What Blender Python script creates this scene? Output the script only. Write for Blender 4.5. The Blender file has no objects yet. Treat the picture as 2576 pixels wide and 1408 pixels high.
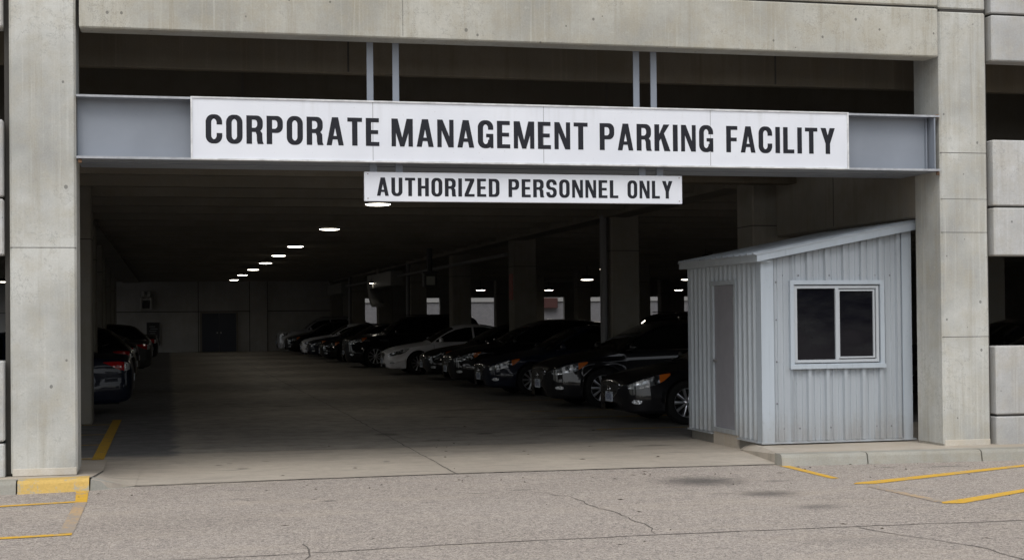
import bpy, bmesh, math, random
from mathutils import Vector, Matrix
from mathutils.bvhtree import BVHTree
random.seed(7)
R = math.radians
scene = bpy.context.scene
COL = scene.collection

# ------------------------------------------------------------------ camera
cam_d = bpy.data.cameras.new('camera'); cam = bpy.data.objects.new('camera', cam_d); COL.objects.link(cam)
scene.camera = cam
F_PX = 3690.0; YAW = R(13.2); PIT = math.atan(47 / F_PX); ROL = R(.545)
fw = Vector((math.sin(YAW) * math.cos(PIT), math.cos(YAW) * math.cos(PIT), math.sin(PIT)))
r0 = Vector((math.cos(YAW), -math.sin(YAW), 0)); u0 = r0.cross(fw)
rt = r0 * math.cos(ROL) - u0 * math.sin(ROL); up = u0 * math.cos(ROL) + r0 * math.sin(ROL)
M = Matrix((rt, up, -fw)).transposed().to_4x4(); M.translation = (0, 0, 1.65)
cam.matrix_world = M
cam_d.sensor_width = 36; cam_d.lens = F_PX / 2576 * 36; cam_d.shift_y = 49 / 2576
cam_d.clip_start = .1; cam_d.clip_end = 2000

# ------------------------------------------------------------------ light
world = bpy.data.worlds.new('World'); scene.world = world; world.use_nodes = True
wt = world.node_tree; wt.nodes.clear()
sky = wt.nodes.new('ShaderNodeTexSky'); sky.sky_type = 'NISHITA'; sky.sun_disc = False
SUN_EL, SUN_AZ = 52, 200      # azimuth clockwise from +Y
sky.sun_elevation = R(SUN_EL); sky.sun_rotation = R(SUN_AZ); sky.dust_density = 2.5; sky.air_density = 1.0
hs = wt.nodes.new('ShaderNodeHueSaturation'); hs.inputs['Saturation'].default_value = .32
bg = wt.nodes.new('ShaderNodeBackground'); bg.inputs['Strength'].default_value = .13
wo = wt.nodes.new('ShaderNodeOutputWorld')
wt.links.new(sky.outputs[0], hs.inputs['Color']); wt.links.new(hs.outputs[0], bg.inputs['Color']); wt.links.new(bg.outputs[0], wo.inputs[0])
sd = bpy.data.lights.new('sun', 'SUN'); sd.energy = .75; sd.angle = R(40); sd.color = (1, .96, .9)
sun = bpy.data.objects.new('sun', sd); COL.objects.link(sun)
dirv = Vector((math.sin(R(SUN_AZ)) * math.cos(R(SUN_EL)), math.cos(R(SUN_AZ)) * math.cos(R(SUN_EL)), math.sin(R(SUN_EL))))
sun.rotation_euler = dirv.to_track_quat('Z', 'Y').to_euler()
vs = scene.view_settings; vs.view_transform = 'Standard'; vs.look = 'None'; vs.exposure = 0.52; vs.gamma = 1
try:
    scene.cycles.max_bounces = 8; scene.cycles.diffuse_bounces = 5; scene.cycles.glossy_bounces = 4
    scene.cycles.sample_clamp_indirect = 6
except Exception: pass

# ------------------------------------------------------------------ node helpers
class T:
    def __init__(s, name):
        s.m = bpy.data.materials.new(name); s.m.use_nodes = True
        s.t = s.m.node_tree; s.t.nodes.clear()
        s.out = s.t.nodes.new('ShaderNodeOutputMaterial')
        s.bs = s.t.nodes.new('ShaderNodeBsdfPrincipled'); s.t.links.new(s.bs.outputs[0], s.out.inputs[0])
        s.co = s.t.nodes.new('ShaderNodeTexCoord').outputs['Object']
    def put(s, sock, v):
        if isinstance(v, bpy.types.NodeSocket): s.t.links.new(v, sock)
        elif v is not None: sock.default_value = v
    def set(s, **k):
        for a, v in k.items():
            s.put(s.bs.inputs[a.replace('_', ' ')], v if not (isinstance(v, tuple) and len(v) == 3) else v + (1,))
        return s
    def math(s, op, a, b=0, c=None, clamp=False):
        n = s.t.nodes.new('ShaderNodeMath'); n.operation = op; n.use_clamp = clamp
        s.put(n.inputs[0], a); s.put(n.inputs[1], b)
        if c is not None: s.put(n.inputs[2], c)
        return n.outputs[0]
    def mapv(s, scale=(1, 1, 1), loc=(0, 0, 0), v=None):
        n = s.t.nodes.new('ShaderNodeMapping'); s.put(n.inputs[0], v or s.co)
        n.inputs['Scale'].default_value = scale; n.inputs['Location'].default_value = loc
        return n.outputs[0]
    def noise(s, scale, detail=4, rough=.55, v=None, dist=0):
        n = s.t.nodes.new('ShaderNodeTexNoise'); s.put(n.inputs['Vector'], v or s.co)
        n.inputs['Scale'].default_value = scale; n.inputs['Detail'].default_value = detail
        n.inputs['Roughness'].default_value = rough; n.inputs['Distortion'].default_value = dist
        return n.outputs[0]
    def vor(s, scale, feat='F1', v=None, out='Distance'):
        n = s.t.nodes.new('ShaderNodeTexVoronoi'); n.feature = feat; s.put(n.inputs['Vector'], v or s.co)
        n.inputs['Scale'].default_value = scale
        return n.outputs[out]
    def ramp(s, v, a, b, lo=0., hi=1., smooth=True):
        n = s.t.nodes.new('ShaderNodeMapRange'); n.clamp = True
        if smooth: n.interpolation_type = 'SMOOTHSTEP'
        s.put(n.inputs[0], v)
        for i, x in enumerate((a, b, lo, hi)): n.inputs[i + 1].default_value = x
        return n.outputs[0]
    def mix(s, f, a, b, mode='MIX'):
        n = s.t.nodes.new('ShaderNodeMix'); n.data_type = 'RGBA'; n.blend_type = mode
        s.put(n.inputs[0], f)
        for sock, v in ((n.inputs[6], a), (n.inputs[7], b)):
            s.put(sock, v + (1,) if isinstance(v, tuple) and len(v) == 3 else v)
        return n.outputs[2]
    def gray(s, v):
        n = s.t.nodes.new('ShaderNodeCombineColor')
        for i in range(3): s.put(n.inputs[i], v)
        return n.outputs[0]
    def xyz(s, v=None):
        n = s.t.nodes.new('ShaderNodeSeparateXYZ'); s.put(n.inputs[0], v or s.co); return n.outputs
    def bump(s, h, strength=.3, dist=.01):
        n = s.t.nodes.new('ShaderNodeBump'); s.put(n.inputs['Height'], h)
        n.inputs['Strength'].default_value = strength; n.inputs['Distance'].default_value = dist
        s.put(s.bs.inputs['Normal'], n.outputs[0]); return s
    def ellipse(s, cx, cy, rx, ry, soft=.6, dist=.5, sc=5):
        n = s.noise(sc, 5, .6)
        x, y, _ = s.xyz()
        a = s.math('DIVIDE', s.math('SUBTRACT', x, cx), rx); b = s.math('DIVIDE', s.math('SUBTRACT', y, cy), ry)
        d = s.math('SQRT', s.math('ADD', s.math('MULTIPLY', a, a), s.math('MULTIPLY', b, b)))
        d = s.math('ADD', d, s.math('MULTIPLY', s.math('SUBTRACT', n, .5), dist * 2))
        return s.ramp(d, 1 - soft, 1 + soft * .3, 1, 0)

def simple(name, col, rough=.5, metal=0, coat=0, spec=.5, var=0, vs_=6, **k):
    m = T(name); c = col
    if var:
        n = m.noise(vs_, 5)
        c = m.mix(m.ramp(n, .3, .7), tuple(x * (1 - var) for x in col), tuple(min(1, x * (1 + var)) for x in col))
    m.set(Base_Color=c, Roughness=rough, Metallic=metal, Coat_Weight=coat, Specular_IOR_Level=spec, **k)
    return m.m

def concrete(name, base, tint=(1.08, 1.0, .86), streak=.3, pits=True, mott=.16, dirt=.0):
    m = T(name)
    big = m.noise(.7, 5, .6); mid = m.noise(4.5, 6, .65); fine = m.noise(60, 3)
    st = m.noise(1, 5, .6, m.mapv((9, 9, .45)))
    st2 = m.noise(1, 4, .6, m.mapv((26, 26, .6), (3, 1, 0)))
    c = m.mix(m.ramp(big, .32, .68), tuple(x * (1 - mott) for x in base), tuple(x * (1 + mott * .6) for x in base))
    c = m.mix(m.math('MULTIPLY', m.ramp(mid, .38, .70), .5), c, tuple(b * t * .82 for b, t in zip(base, tint)))
    c = m.mix(m.math('MULTIPLY', m.ramp(st, .5, .75), streak), c, tuple(b * t * .66 for b, t in zip(base, tint)))
    c = m.mix(m.math('MULTIPLY', m.ramp(st2, .52, .72), streak * .7), c, tuple(min(.9, b * 1.22) for b in base))
    c = m.mix(.16, c, m.gray(fine), 'OVERLAY')
    h = m.math('ADD', m.math('MULTIPLY', mid, .5), m.math('MULTIPLY', fine, .12))
    if pits:
        wv = m.mapv((7, 7, 6))
        cell = m.xyz(m.vor(1, v=wv, out='Color'))[0]
        d = m.vor(1, v=wv)
        rad = m.math('MULTIPLY', m.math('SUBTRACT', cell, .30, clamp=True), .19)
        pit = m.math('LESS_THAN', d, rad)
        c = m.mix(m.math('MULTIPLY', pit, .72), c, tuple(b * .28 for b in base))
        cr = m.vor(2.2, 'DISTANCE_TO_EDGE', m.mapv((1, 1, 1), v=None))
        wl = m.noise(3, 6, .7)
        hair = m.math('MULTIPLY', m.math('LESS_THAN', m.math('ABSOLUTE', m.math('SUBTRACT', wl, .5)), .006), m.ramp(big, .5, .56))
        sm = m.noise(17, 4, .7); c = m.mix(m.math('MULTIPLY', m.ramp(sm, .60, .70), .3), c, tuple(b * .6 for b in base)); c = m.mix(m.math('MULTIPLY', m.ramp(m.noise(13, 4, .7), .60, .72), .25), c, tuple(min(.9, b * 1.3) for b in base))
        c = m.mix(m.math('MULTIPLY', hair, .45), c, tuple(b * .5 for b in base))
        h = m.math('SUBTRACT', h, m.math('MULTIPLY', pit, 1.2))
    m.set(Base_Color=c, Roughness=.88, Specular_IOR_Level=.25).bump(h, .35, .012)
    return m.m

M_pillar = concrete('pillar_concrete', (.455, .46, .435), streak=.6, mott=.3)
M_span = concrete('spandrel_concrete', (.405, .40, .36), streak=.62, mott=.24)
M_bay = concrete('bay_panel_concrete', (.45, .455, .45), streak=.5, mott=.25)
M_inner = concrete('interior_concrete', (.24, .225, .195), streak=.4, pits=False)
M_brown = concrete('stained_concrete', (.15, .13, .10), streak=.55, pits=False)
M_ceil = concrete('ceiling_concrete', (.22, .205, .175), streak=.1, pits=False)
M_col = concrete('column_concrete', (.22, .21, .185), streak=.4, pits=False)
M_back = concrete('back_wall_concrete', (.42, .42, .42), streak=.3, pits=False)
M_joint = simple('joint_dark', (.05, .047, .042), .9)
M_base = concrete('efflorescence', (.52, .49, .43), streak=0, pits=False)
M_steel = simple('painted_steel', (.225, .25, .29), .42, var=.06, vs_=2, spec=.4)
M_steel2 = simple('painted_steel_edge', (.34, .355, .38), .5, var=.15, vs_=14)
M_sign = simple('sign_white', (.69, .715, .765), .38, var=.02, vs_=1.3)
m = T('sign_white_panel'); n = m.noise(1, 5, .6, m.mapv((11, 1, .8))); z_ = m.xyz()[2]; n2 = m.noise(1.3, 3)
c = m.mix(m.ramp(n2, .3, .7), (.66, .685, .74), (.71, .735, .785))
top_ = m.ramp(z_, 3.55, 3.95)
c = m.mix(m.math('MULTIPLY', m.math('MULTIPLY', m.ramp(n, .5, .72), top_), .2), c, (.42, .42, .41))
c = m.mix(m.math('MULTIPLY', m.ramp(m.noise(40, 4), .68, .75), .3), c, (.35, .33, .30))
m.set(Base_Color=c, Roughness=.38); M_sign = m.m
M_signfr = simple('sign_frame', (.60, .61, .62), .45, var=.18, vs_=9)
M_text = simple('sign_lettering', (.010, .011, .017), .6, spec=.3)
M_rust = simple('rust_stain', (.16, .09, .05), .8, var=.4, vs_=30)

# asphalt
m = T('asphalt_aggregate')
wv = m.noise(9, 3); big = m.noise(.35, 5, .6); mid = m.noise(3.0, 6, .7)
cc = m.vor(55, out='Color'); g = m.xyz(cc)[0]
cc2 = m.vor(120, out='Color'); g2 = m.xyz(cc2)[1]
wvec = m.t.nodes.new('ShaderNodeVectorMath'); wvec.operation = 'ADD'
nz = m.t.nodes.new('ShaderNodeTexNoise'); nz.inputs['Scale'].default_value = 22; m.put(nz.inputs['Vector'], m.co)
vsub = m.t.nodes.new('ShaderNodeVectorMath'); vsub.operation = 'SCALE'; vsub.inputs['Scale'].default_value = .05
m.put(vsub.inputs[0], nz.outputs['Color']); m.put(wvec.inputs[0], m.co); m.put(wvec.inputs[1], vsub.outputs[0])
edge = m.vor(24, 'DISTANCE_TO_EDGE', wvec.outputs[0])
c = m.mix(m.ramp(big, .3, .7), (.32, .285, .252), (.385, .348, .315))
c = m.mix(m.math('MULTIPLY', m.ramp(mid, .4, .7), .5), c, (.32, .29, .265))
c = m.mix(m.math('MULTIPLY', m.ramp(g, .1, .9, smooth=False), .62), c, (.62, .545, .47))
c = m.mix(m.math('MULTIPLY', m.ramp(g2, .66, .92), .7), c, (.10, .088, .08))
lump = m.noise(11, 5, .75)
c = m.mix(m.math('MULTIPLY', m.ramp(lump, .52, .68), .42), c, (.17, .15, .135))
c = m.mix(m.math('MULTIPLY', m.ramp(lump, .48, .34), .3), c, (.56, .50, .43))
c = m.mix(m.ramp(edge, 0, .05, .5, 0), c, (.10, .085, .075))
sand = m.noise(1, 5, .65, m.mapv((.5, 1.6, 1)))
yy = m.xyz()[1]
c = m.mix(m.math('MULTIPLY', m.ramp(sand, .5, .68), .28), c, (.50, .43, .35))
for (cx, cy, rx, ry, k) in ((5.2, 13.9, .52, .48, .85), (5.42, 12.75, .34, .28, .75), (5.45, 11.75, .28, .2, .5), (5.9, 13.7, .22, .12, .4), (5.0, 12.9, .16, .08, .3), (1.43, 13.45, .09, .05, .9),
                            (2.83, 13.6, .1, .05, .55), (3.3, 13.75, .13, .035, .9), (8.2, 14.45, .3, .05, .7), (7.55, 14.55, .16, .05, .6),
                            (5.0, 9.9, .6, .25, .18), (.2, 12.4, .8, .5, .10), (2.3, 13.1, .1, .05, .4), (1.30, 13.62, .03, .03, .9)):
    e = m.ellipse(cx, cy, rx, ry, .9, .55, 9)
    c = m.mix(m.math('MULTIPLY', m.math('MULTIPLY', e, k), m.ramp(g, 0, 1, .75, 1)), c, (.065, .062, .06))
h = m.math('ADD', m.math('MULTIPLY', g, .6), m.math('MULTIPLY', m.ramp(edge, 0, .08), .8))
m.set(Base_Color=c, Roughness=.92, Specular_IOR_Level=.2).bump(h, .6, .006)
M_asph = m.m
M_crack = simple('asphalt_crack', (.13, .115, .10), .95, var=.3, vs_=25)

# garage floor
m = T('garage_floor_concrete')
x, y, _ = m.xyz()
big = m.noise(.5, 5, .6); mid = m.noise(3, 6, .7); fine = m.noise(70, 3)
c = m.mix(m.ramp(big, .35, .65), (.37, .335, .29), (.47, .43, .37))
c = m.mix(m.math('MULTIPLY', m.ramp(mid, .42, .68), .6), c, (.24, .222, .20))
pat = m.noise(1.1, 6, .7, m.mapv((.55, 1, 1)))
c = m.mix(m.math('MULTIPLY', m.ramp(pat, .52, .62), .35), c, (.21, .20, .19))
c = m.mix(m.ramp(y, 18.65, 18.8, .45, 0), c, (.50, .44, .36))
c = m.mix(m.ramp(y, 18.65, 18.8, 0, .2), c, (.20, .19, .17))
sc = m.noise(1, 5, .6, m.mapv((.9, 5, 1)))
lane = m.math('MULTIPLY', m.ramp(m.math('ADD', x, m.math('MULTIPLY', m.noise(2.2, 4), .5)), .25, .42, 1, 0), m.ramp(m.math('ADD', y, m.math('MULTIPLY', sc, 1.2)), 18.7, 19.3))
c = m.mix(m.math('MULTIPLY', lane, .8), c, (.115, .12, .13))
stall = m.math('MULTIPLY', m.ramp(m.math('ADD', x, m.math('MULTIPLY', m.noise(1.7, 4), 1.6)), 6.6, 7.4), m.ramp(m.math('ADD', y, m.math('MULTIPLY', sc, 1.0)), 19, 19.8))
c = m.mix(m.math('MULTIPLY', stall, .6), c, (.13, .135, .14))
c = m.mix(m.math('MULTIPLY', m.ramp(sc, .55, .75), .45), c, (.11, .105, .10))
for (cx, cy, rx, ry, k) in ((4.4, 20.55, .14, .13, .9), (.8, 16.6, .08, .05, .8), (2.45, 16.9, .05, .05, .9), (5.9, 16.9, .35, .03, .6), (6.05, 17.9, .3, .1, .5),
                            (3.05, 20.9, .2, .3, .55), (4.6, 24.2, .4, .1, .8), (2.2, 28.5, .5, .12, .8), (5.6, 21.6, .3, .15, .5), (3.6, 19.6, .5, .1, .4),
                            (.55, 17.1, .05, .04, .8), (.68, 17.25, .04, .03, .8), (1.1, 17.4, .06, .03, .7), (6.6, 23.2, 1.0, .5, .5), (5.5, 26, 1, .3, .4)):
    e = m.ellipse(cx, cy, rx, ry, .6, .3, 7)
    c = m.mix(m.math('MULTIPLY', e, k), c, (.035, .033, .03))
c = m.mix(.15, c, m.gray(fine), 'OVERLAY')
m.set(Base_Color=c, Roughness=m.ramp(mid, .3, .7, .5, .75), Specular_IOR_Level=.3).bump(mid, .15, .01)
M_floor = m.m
M_walk = concrete('walk_concrete', (.44, .395, .335), streak=0, pits=False)
M_kerb = concrete('kerb_concrete', (.33, .325, .29), streak=.25, pits=False)

def worn(name, col, under, thr=.5, sc=18):
    m = T(name); n = m.noise(sc, 7, .75); n2 = m.noise(2.2, 3)
    f = m.ramp(m.math('ADD', n, m.math('MULTIPLY', m.math('SUBTRACT', n2, .5), .5)), thr - .06, thr + .06)
    g = m.xyz(m.vor(55, out='Color'))[0]
    col2 = m.mix(m.math('MULTIPLY', g, .3), col, tuple(x * .6 for x in col))
    m.set(Base_Color=m.mix(f, col2, under), Roughness=.75)
    return m.m
M_yel = worn('yellow_line_paint', (.72, .42, .035), (.36, .31, .25), .60)
M_yelf = worn('faded_yellow_paint', (.52, .36, .20), (.33, .29, .25), .47, 30)
M_yelin = worn('indoor_yellow_paint', (.50, .30, .02), (.14, .13, .12), .62)
M_yelin2 = worn('indoor_faded_paint', (.36, .23, .05), (.14, .135, .13), .50)
M_yelin3 = worn('indoor_thin_paint', (.50, .31, .04), (.16, .15, .13), .56)
M_yelk = worn('yellow_kerb_paint', (.62, .42, .12), (.38, .36, .29), .53, 7)

# ------------------------------------------------------------------ mesh helpers
class MB:
    def __init__(s): s.v = []; s.f = []; s.mi = []; s.sm = []
    def add(s, vs, fs, mi=0, smooth=False):
        o = len(s.v); s.v += [tuple(p) for p in vs]
        for f in fs: s.f.append([i + o for i in f]); s.mi.append(mi); s.sm.append(smooth)
    def box(s, x0, x1, y0, y1, z0, z1, bev=0, mi=0):
        if not bev:
            s.add([(x0, y0, z0), (x1, y0, z0), (x1, y1, z0), (x0, y1, z0), (x0, y0, z1), (x1, y0, z1), (x1, y1, z1), (x0, y1, z1)],
                  [(0, 3, 2, 1), (4, 5, 6, 7), (0, 1, 5, 4), (1, 2, 6, 5), (2, 3, 7, 6), (3, 0, 4, 7)], mi); return
        bm = bmesh.new(); r = bmesh.ops.create_cube(bm, size=1)
        for v in bm.verts: v.co = Vector(((x0 + x1) / 2 + v.co.x * (x1 - x0), (y0 + y1) / 2 + v.co.y * (y1 - y0), (z0 + z1) / 2 + v.co.z * (z1 - z0)))
        bmesh.ops.bevel(bm, geom=bm.edges[:], offset=bev, segments=1, affect='EDGES')
        s.add([v.co[:] for v in bm.verts], [[v.index for v in f.verts] for f in bm.faces], mi); bm.free()
    def prism(s, pts, axis, a0, a1, mi=0):
        n = len(pts)
        def P(p, a): return {'x': (a, p[0], p[1]), 'y': (p[0], a, p[1]), 'z': (p[0], p[1], a)}[axis]
        s.add([P(p, a0) for p in pts] + [P(p, a1) for p in pts], [list(range(n))[::-1], list(range(n, 2 * n))] + [(i, (i + 1) % n, (i + 1) % n + n, i + n) for i in range(n)], mi)
    def lathe(s, prof, c, axis='y', seg=32, mi=0, smooth=True, closed=False):
        vs = []; n = len(prof)
        for k in range(seg):
            a = 2 * math.pi * k / seg
            for (r, h) in prof:
                p = {'y': (r * math.cos(a), h, r * math.sin(a)), 'z': (r * math.cos(a), r * math.sin(a), h), 'x': (h, r * math.cos(a), r * math.sin(a))}[axis]
                vs.append((p[0] + c[0], p[1] + c[1], p[2] + c[2]))
        fs = []
        for k in range(seg):
            k2 = (k + 1) % seg
            for i in range(n if closed else n - 1):
                j = (i + 1) % n
                fs.append((k * n + i, k * n + j, k2 * n + j, k2 * n + i))
        s.add(vs, fs, mi, smooth)
    def tube(s, a, b, r, seg=10, mi=0):
        a = Vector(a); b = Vector(b); d = (b - a).normalized(); u = d.orthogonal().normalized(); w = d.cross(u)
        vs = [tuple(p + (u * math.cos(2 * math.pi * k / seg) + w * math.sin(2 * math.pi * k / seg)) * r) for p in (a, b) for k in range(seg)]
        s.add(vs, [(k, (k + 1) % seg, (k + 1) % seg + seg, k + seg) for k in range(seg)] + [list(range(seg))[::-1], list(range(seg, 2 * seg))], mi, False)
    def build(s, name, mats, parent=None, fixn=True):
        me = bpy.data.meshes.new(name); me.from_pydata(s.v, [], s.f)
        for m_ in (mats if isinstance(mats, (list, tuple)) else [mats]): me.materials.append(m_)
        for p, mi, sm in zip(me.polygons, s.mi, s.sm): p.material_index = mi; p.use_smooth = sm
        if fixn:
            bm = bmesh.new(); bm.from_mesh(me); bmesh.ops.recalc_face_normals(bm, faces=bm.faces[:]); bm.to_mesh(me); bm.free()
        me.update()
        o = bpy.data.objects.new(name, me); COL.objects.link(o)
        if parent: o.parent = parent
        return o
def tag(o, label=None, cat=None, group=None, kind=None):
    for k, v in (('label', label), ('category', cat), ('group', group), ('kind', kind)):
        if v: o[k] = v
    return o
def empty(name, loc=(0, 0, 0), rz=0, **k):
    o = bpy.data.objects.new(name, None); COL.objects.link(o); o.location = loc; o.rotation_euler = (0, 0, rz); o.empty_display_size = .2
    return tag(o, **k)
def bxo(name, mat, parent, *a, bev=0):
    b = MB(); b.box(*a, bev=bev); return b.build(name, mat, parent)

# ------------------------------------------------------------------ ground
YA = 15.2
b = MB()
b.add([(-700, -700, 0), (700, -700, 0), (700, 700, 0), (-700, 700, 0)], [(0, 1, 2, 3)])
def wig(pts, w, mi, z=.003, amp=.02, step=.12):
    out = []
    for (p, q) in zip(pts, pts[1:]):
        L = math.dist(p, q); n = max(1, int(L / step))
        for k in range(n): out.append((p[0] + (q[0] - p[0]) * k / n, p[1] + (q[1] - p[1]) * k / n))
    out.append(pts[-1]); L, Rr = [], []
    for i, p in enumerate(out):
        q = out[min(i + 1, len(out) - 1)]; r_ = out[max(i - 1, 0)]
        dx, dy = q[0] - r_[0], q[1] - r_[1]; l = math.hypot(dx, dy) or 1; nx, ny = -dy / l, dx / l
        o = random.uniform(-amp, amp); ww = w * random.uniform(.45, 1.2) / 2
        L.append((p[0] + nx * (o + ww), p[1] + ny * (o + ww), z)); Rr.append((p[0] + nx * (o - ww), p[1] + ny * (o - ww), z))
    n = len(out); b.add(L + Rr, [(i + n, i + 1 + n, i + 1, i) for i in range(n - 1)], mi)
wig([(-.4, 10.45), (.75, 10.45), (1.9, 10.57), (3.55, 10.59), (5.05, 10.575), (6.9, 10.47)], .022, 1, amp=.012)
wig([(5.2, 10.5), (5.35, 10.05), (5.6, 9.4), (5.55, 8.6)], .016, 1, amp=.02)
wig([(3.38, 13.5), (3.6, 13.1), (3.62, 12.2), (3.7, 11.6), (3.62, 10.65)], .012, 1, amp=.03)
wig([(.95, 10.9), (.98, 10.5), (.9, 10.2)], .012, 1, amp=.02)
wig([(.62, 13.9), (.72, 13.7), (.98, 13.55)], .010, 1, amp=.02)
wig([(-.75, 15.09), (-.5, 15.16), (-.33, 15.24), (1, 15.3), (2.99, 15.36), (5, 15.3), (6.5, 15.19)], .02, 1, z=.0095, amp=.006)
asph = b.build('asphalt_ground', [M_asph, M_crack], fixn=False); tag(asph, kind='structure')

b = MB()
pts = [(-.33, 15.2), (1.2, 15.3), (2.99, 15.35), (4.8, 15.3), (6.53, 15.19), (40, 15.3), (40, 90), (-40, 90), (-40, 15.3), (-.9, 15.3)]
b.add([(p[0], p[1], .006) for p in pts], [list(range(len(pts)))])
wigb = b
def strip(x0, y0, x1, y1, w, mi, amp=.006):
    wig([(x0, y0), (x1, y1)], w, mi, z=.010, amp=amp, step=.25)
strip(-.15, 18.72, 6.8, 18.62, .022, 1); strip(2.97, 15.37, 3.02, 27, .014, 1, .012); strip(3.02, 27, 2.85, 80, .014, 1, .012)
for yy_ in (27, 35.2, 43.4): strip(-.6, yy_, 7, yy_, .02, 1)
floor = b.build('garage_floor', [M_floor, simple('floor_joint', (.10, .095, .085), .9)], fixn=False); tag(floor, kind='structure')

def sheet(name, mat, quads, z, **k):
    b = MB()
    for q in quads: b.add([(p[0], p[1], z) for p in q], [list(range(len(q)))])
    o = b.build(name, mat, fixn=False); return tag(o, kind='structure')
def band(x0, x1, y0, y1, tx=0): return [(x0, y0), (x1, y0), (x1 + tx, y1), (x0 + tx, y1)]
sheet('parking_line', M_yelin, [band(-.9, -.76, 18.2, 25.5, -.01)], .012)
sheet('parking_line', M_yelin3, [band(-3.5, -.9, 18.3, 18.4), band(-3.5, -.9, 20.35, 20.45), band(-3.5, -.9, 22.2, 22.3), band(-3.5, -.9, 24.3, 24.42)], .012)
sheet('parking_line', M_yelin3, [band(6.1, 10, 20.6, 20.72), band(6.2, 10, 23.2, 23.32), band(6.2, 10, 25.0, 25.1), band(6.2, 10, 28.4, 28.52)], .012)
sheet('parking_line', M_yel, [[(-.84, 14.03), (-.735, 14.02), (-.765, 14.92), (-.885, 14.92)]], .004)
sheet('parking_line', M_yelf, [[(-.845, 12.0), (-.735, 12.0), (-.735, 14.02), (-.84, 14.03)]], .004)
sheet('parking_line', M_yel, [[(-4, 13.33), (-.84, 14.02), (-.84, 14.12), (-4, 13.45)], [(-4, 11.45), (-.74, 11.88), (-.74, 11.99), (-4, 11.57)]], .0045)
sheet('parking_line', M_yel, [[(6.53, 15.06), (6.51, 13.72), (6.60, 13.72), (6.64, 15.06)]], .004)
sheet('parking_line', M_yelf, [[(6.53, 12.95), (6.56, 11.72), (6.66, 11.72), (6.64, 13.1)]], .004)
sheet('parking_line', M_yel, [[(6.5, 13.2), (6.72, 13.16), (9.1, 14.2), (12, 15.0), (12, 15.09), (9.1, 14.34), (6.58, 13.30)],
                              [(6.56, 11.61), (6.74, 11.57), (7.8, 12.2), (10, 13.4), (10, 13.52), (7.76, 12.31), (6.6, 11.70)]], .0045)

# raised slabs beside the drive, kerbs
b = MB()
A = [(6.57, 15.06, .120), (6.84, 16.95, .012), (6.95, 16.9, .1), (6.95, 15.09, .125)]
b.add(A + [(p[0], p[1], 0) for p in A], [(0, 1, 2, 3), (0, 4, 5, 1)], 1)
b.add([(6.95, 15.1, .125), (8.87, 14.96, .125), (13.5, 14.72, .125), (40, 14.72, .125), (40, 16.1, .135), (6.95, 16.9, .10), (9.6, 19.3, .1), (40, 19.3, .1)], [(0, 1, 2, 3, 4, 5), (5, 4, 7, 6)])
tag(b.build('pavement', [M_walk, M_floor, M_joint]), kind='structure')
b = MB()
b.add([(-40, 15.0, .13), (-.76, 15.0, .125), (-.70, 16.6, .03), (-.72, 18.1, .011), (-40, 18.1, .011), (-40, 16.2, .13), (-.9, 16.2, .08)], [(0, 1, 2, 6, 5), (6, 2, 3, 4, 5)])
b.add([(-.752, 14.99, .127), (-.738, 14.99, .127), (-.69, 16.6, .033), (-.704, 16.6, .033)], [(0, 1, 2, 3)], 2)
b.add([(-.745, 15.0, .12), (-.60, 15.06, .07), (-.33, 15.2, .011), (-.3, 17.5, .011), (-.705, 16.6, .028), (-.745, 15.0, 0), (-.60, 15.06, 0)], [(0, 1, 2, 3, 4), (0, 5, 6, 1), (1, 6, 2)], 1)
tag(b.build('pavement', [M_walk, M_floor, M_joint]), kind='structure')
def kerb(x0, x1, y0, y1, mat, hz=.127, name='kerb'):
    # rounded kerb stone from (x0,y0) to (x1,y1), front face towards the camera
    b = MB(); prof = [(-.035, 0), (-.02, hz - .035), (-.01, hz - .015), (.01, hz - .003), (.03, hz), (.17, hz + .002), (.17, 0)]
    n = max(2, int(abs(x1 - x0) / .15)); vs = []
    for k in range(n + 1):
        t = k / n; jx = random.uniform(-.003, .003)
        for (dy, z) in prof: vs.append((x0 + (x1 - x0) * t, y0 + (y1 - y0) * t + dy + jx, max(0, z + random.uniform(-.002, .002) * (z > 0))))
    m_ = len(prof); fs = [(k * m_ + i, (k + 1) * m_ + i, (k + 1) * m_ + i + 1, k * m_ + i + 1) for k in range(n) for i in range(m_ - 1)]
    fs += [list(range(m_)), list(range(n * m_, n * m_ + m_))[::-1]]
    b.add(vs, fs, 0, False); o = b.build(name, mat); return tag(o, kind='structure')
kerb(-1.425, -.765, 14.90, 14.99, M_yelk); kerb(-3.4, -1.44, 14.70, 14.898, M_kerb); kerb(-5.4, -3.41, 14.6, 14.70, M_kerb)
kerb(6.55, 7.52, 15.05, 14.96, M_kerb); kerb(7.535, 8.87, 14.955, 14.87, M_kerb); kerb(8.885, 10.9, 14.868, 14.75, M_kerb); kerb(10.91, 13.5, 14.75, 14.6, M_kerb)
b = MB(); b.prism([(-.75, 15.0), (-.33, 15.21), (-.34, 15.24), (-.75, 15.1)], 'z', 0, .0) if False else None
b.add([(-.755, 14.965, 0), (-.75, 14.985, .11), (-.74, 15.05, .127), (-.33, 15.20, 0), (-.36, 15.2, .010), (-.42, 15.22, .014)], [(0, 3, 4, 1), (1, 4, 5, 2)])
tag(b.build('kerb', M_kerb), kind='structure')

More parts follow.
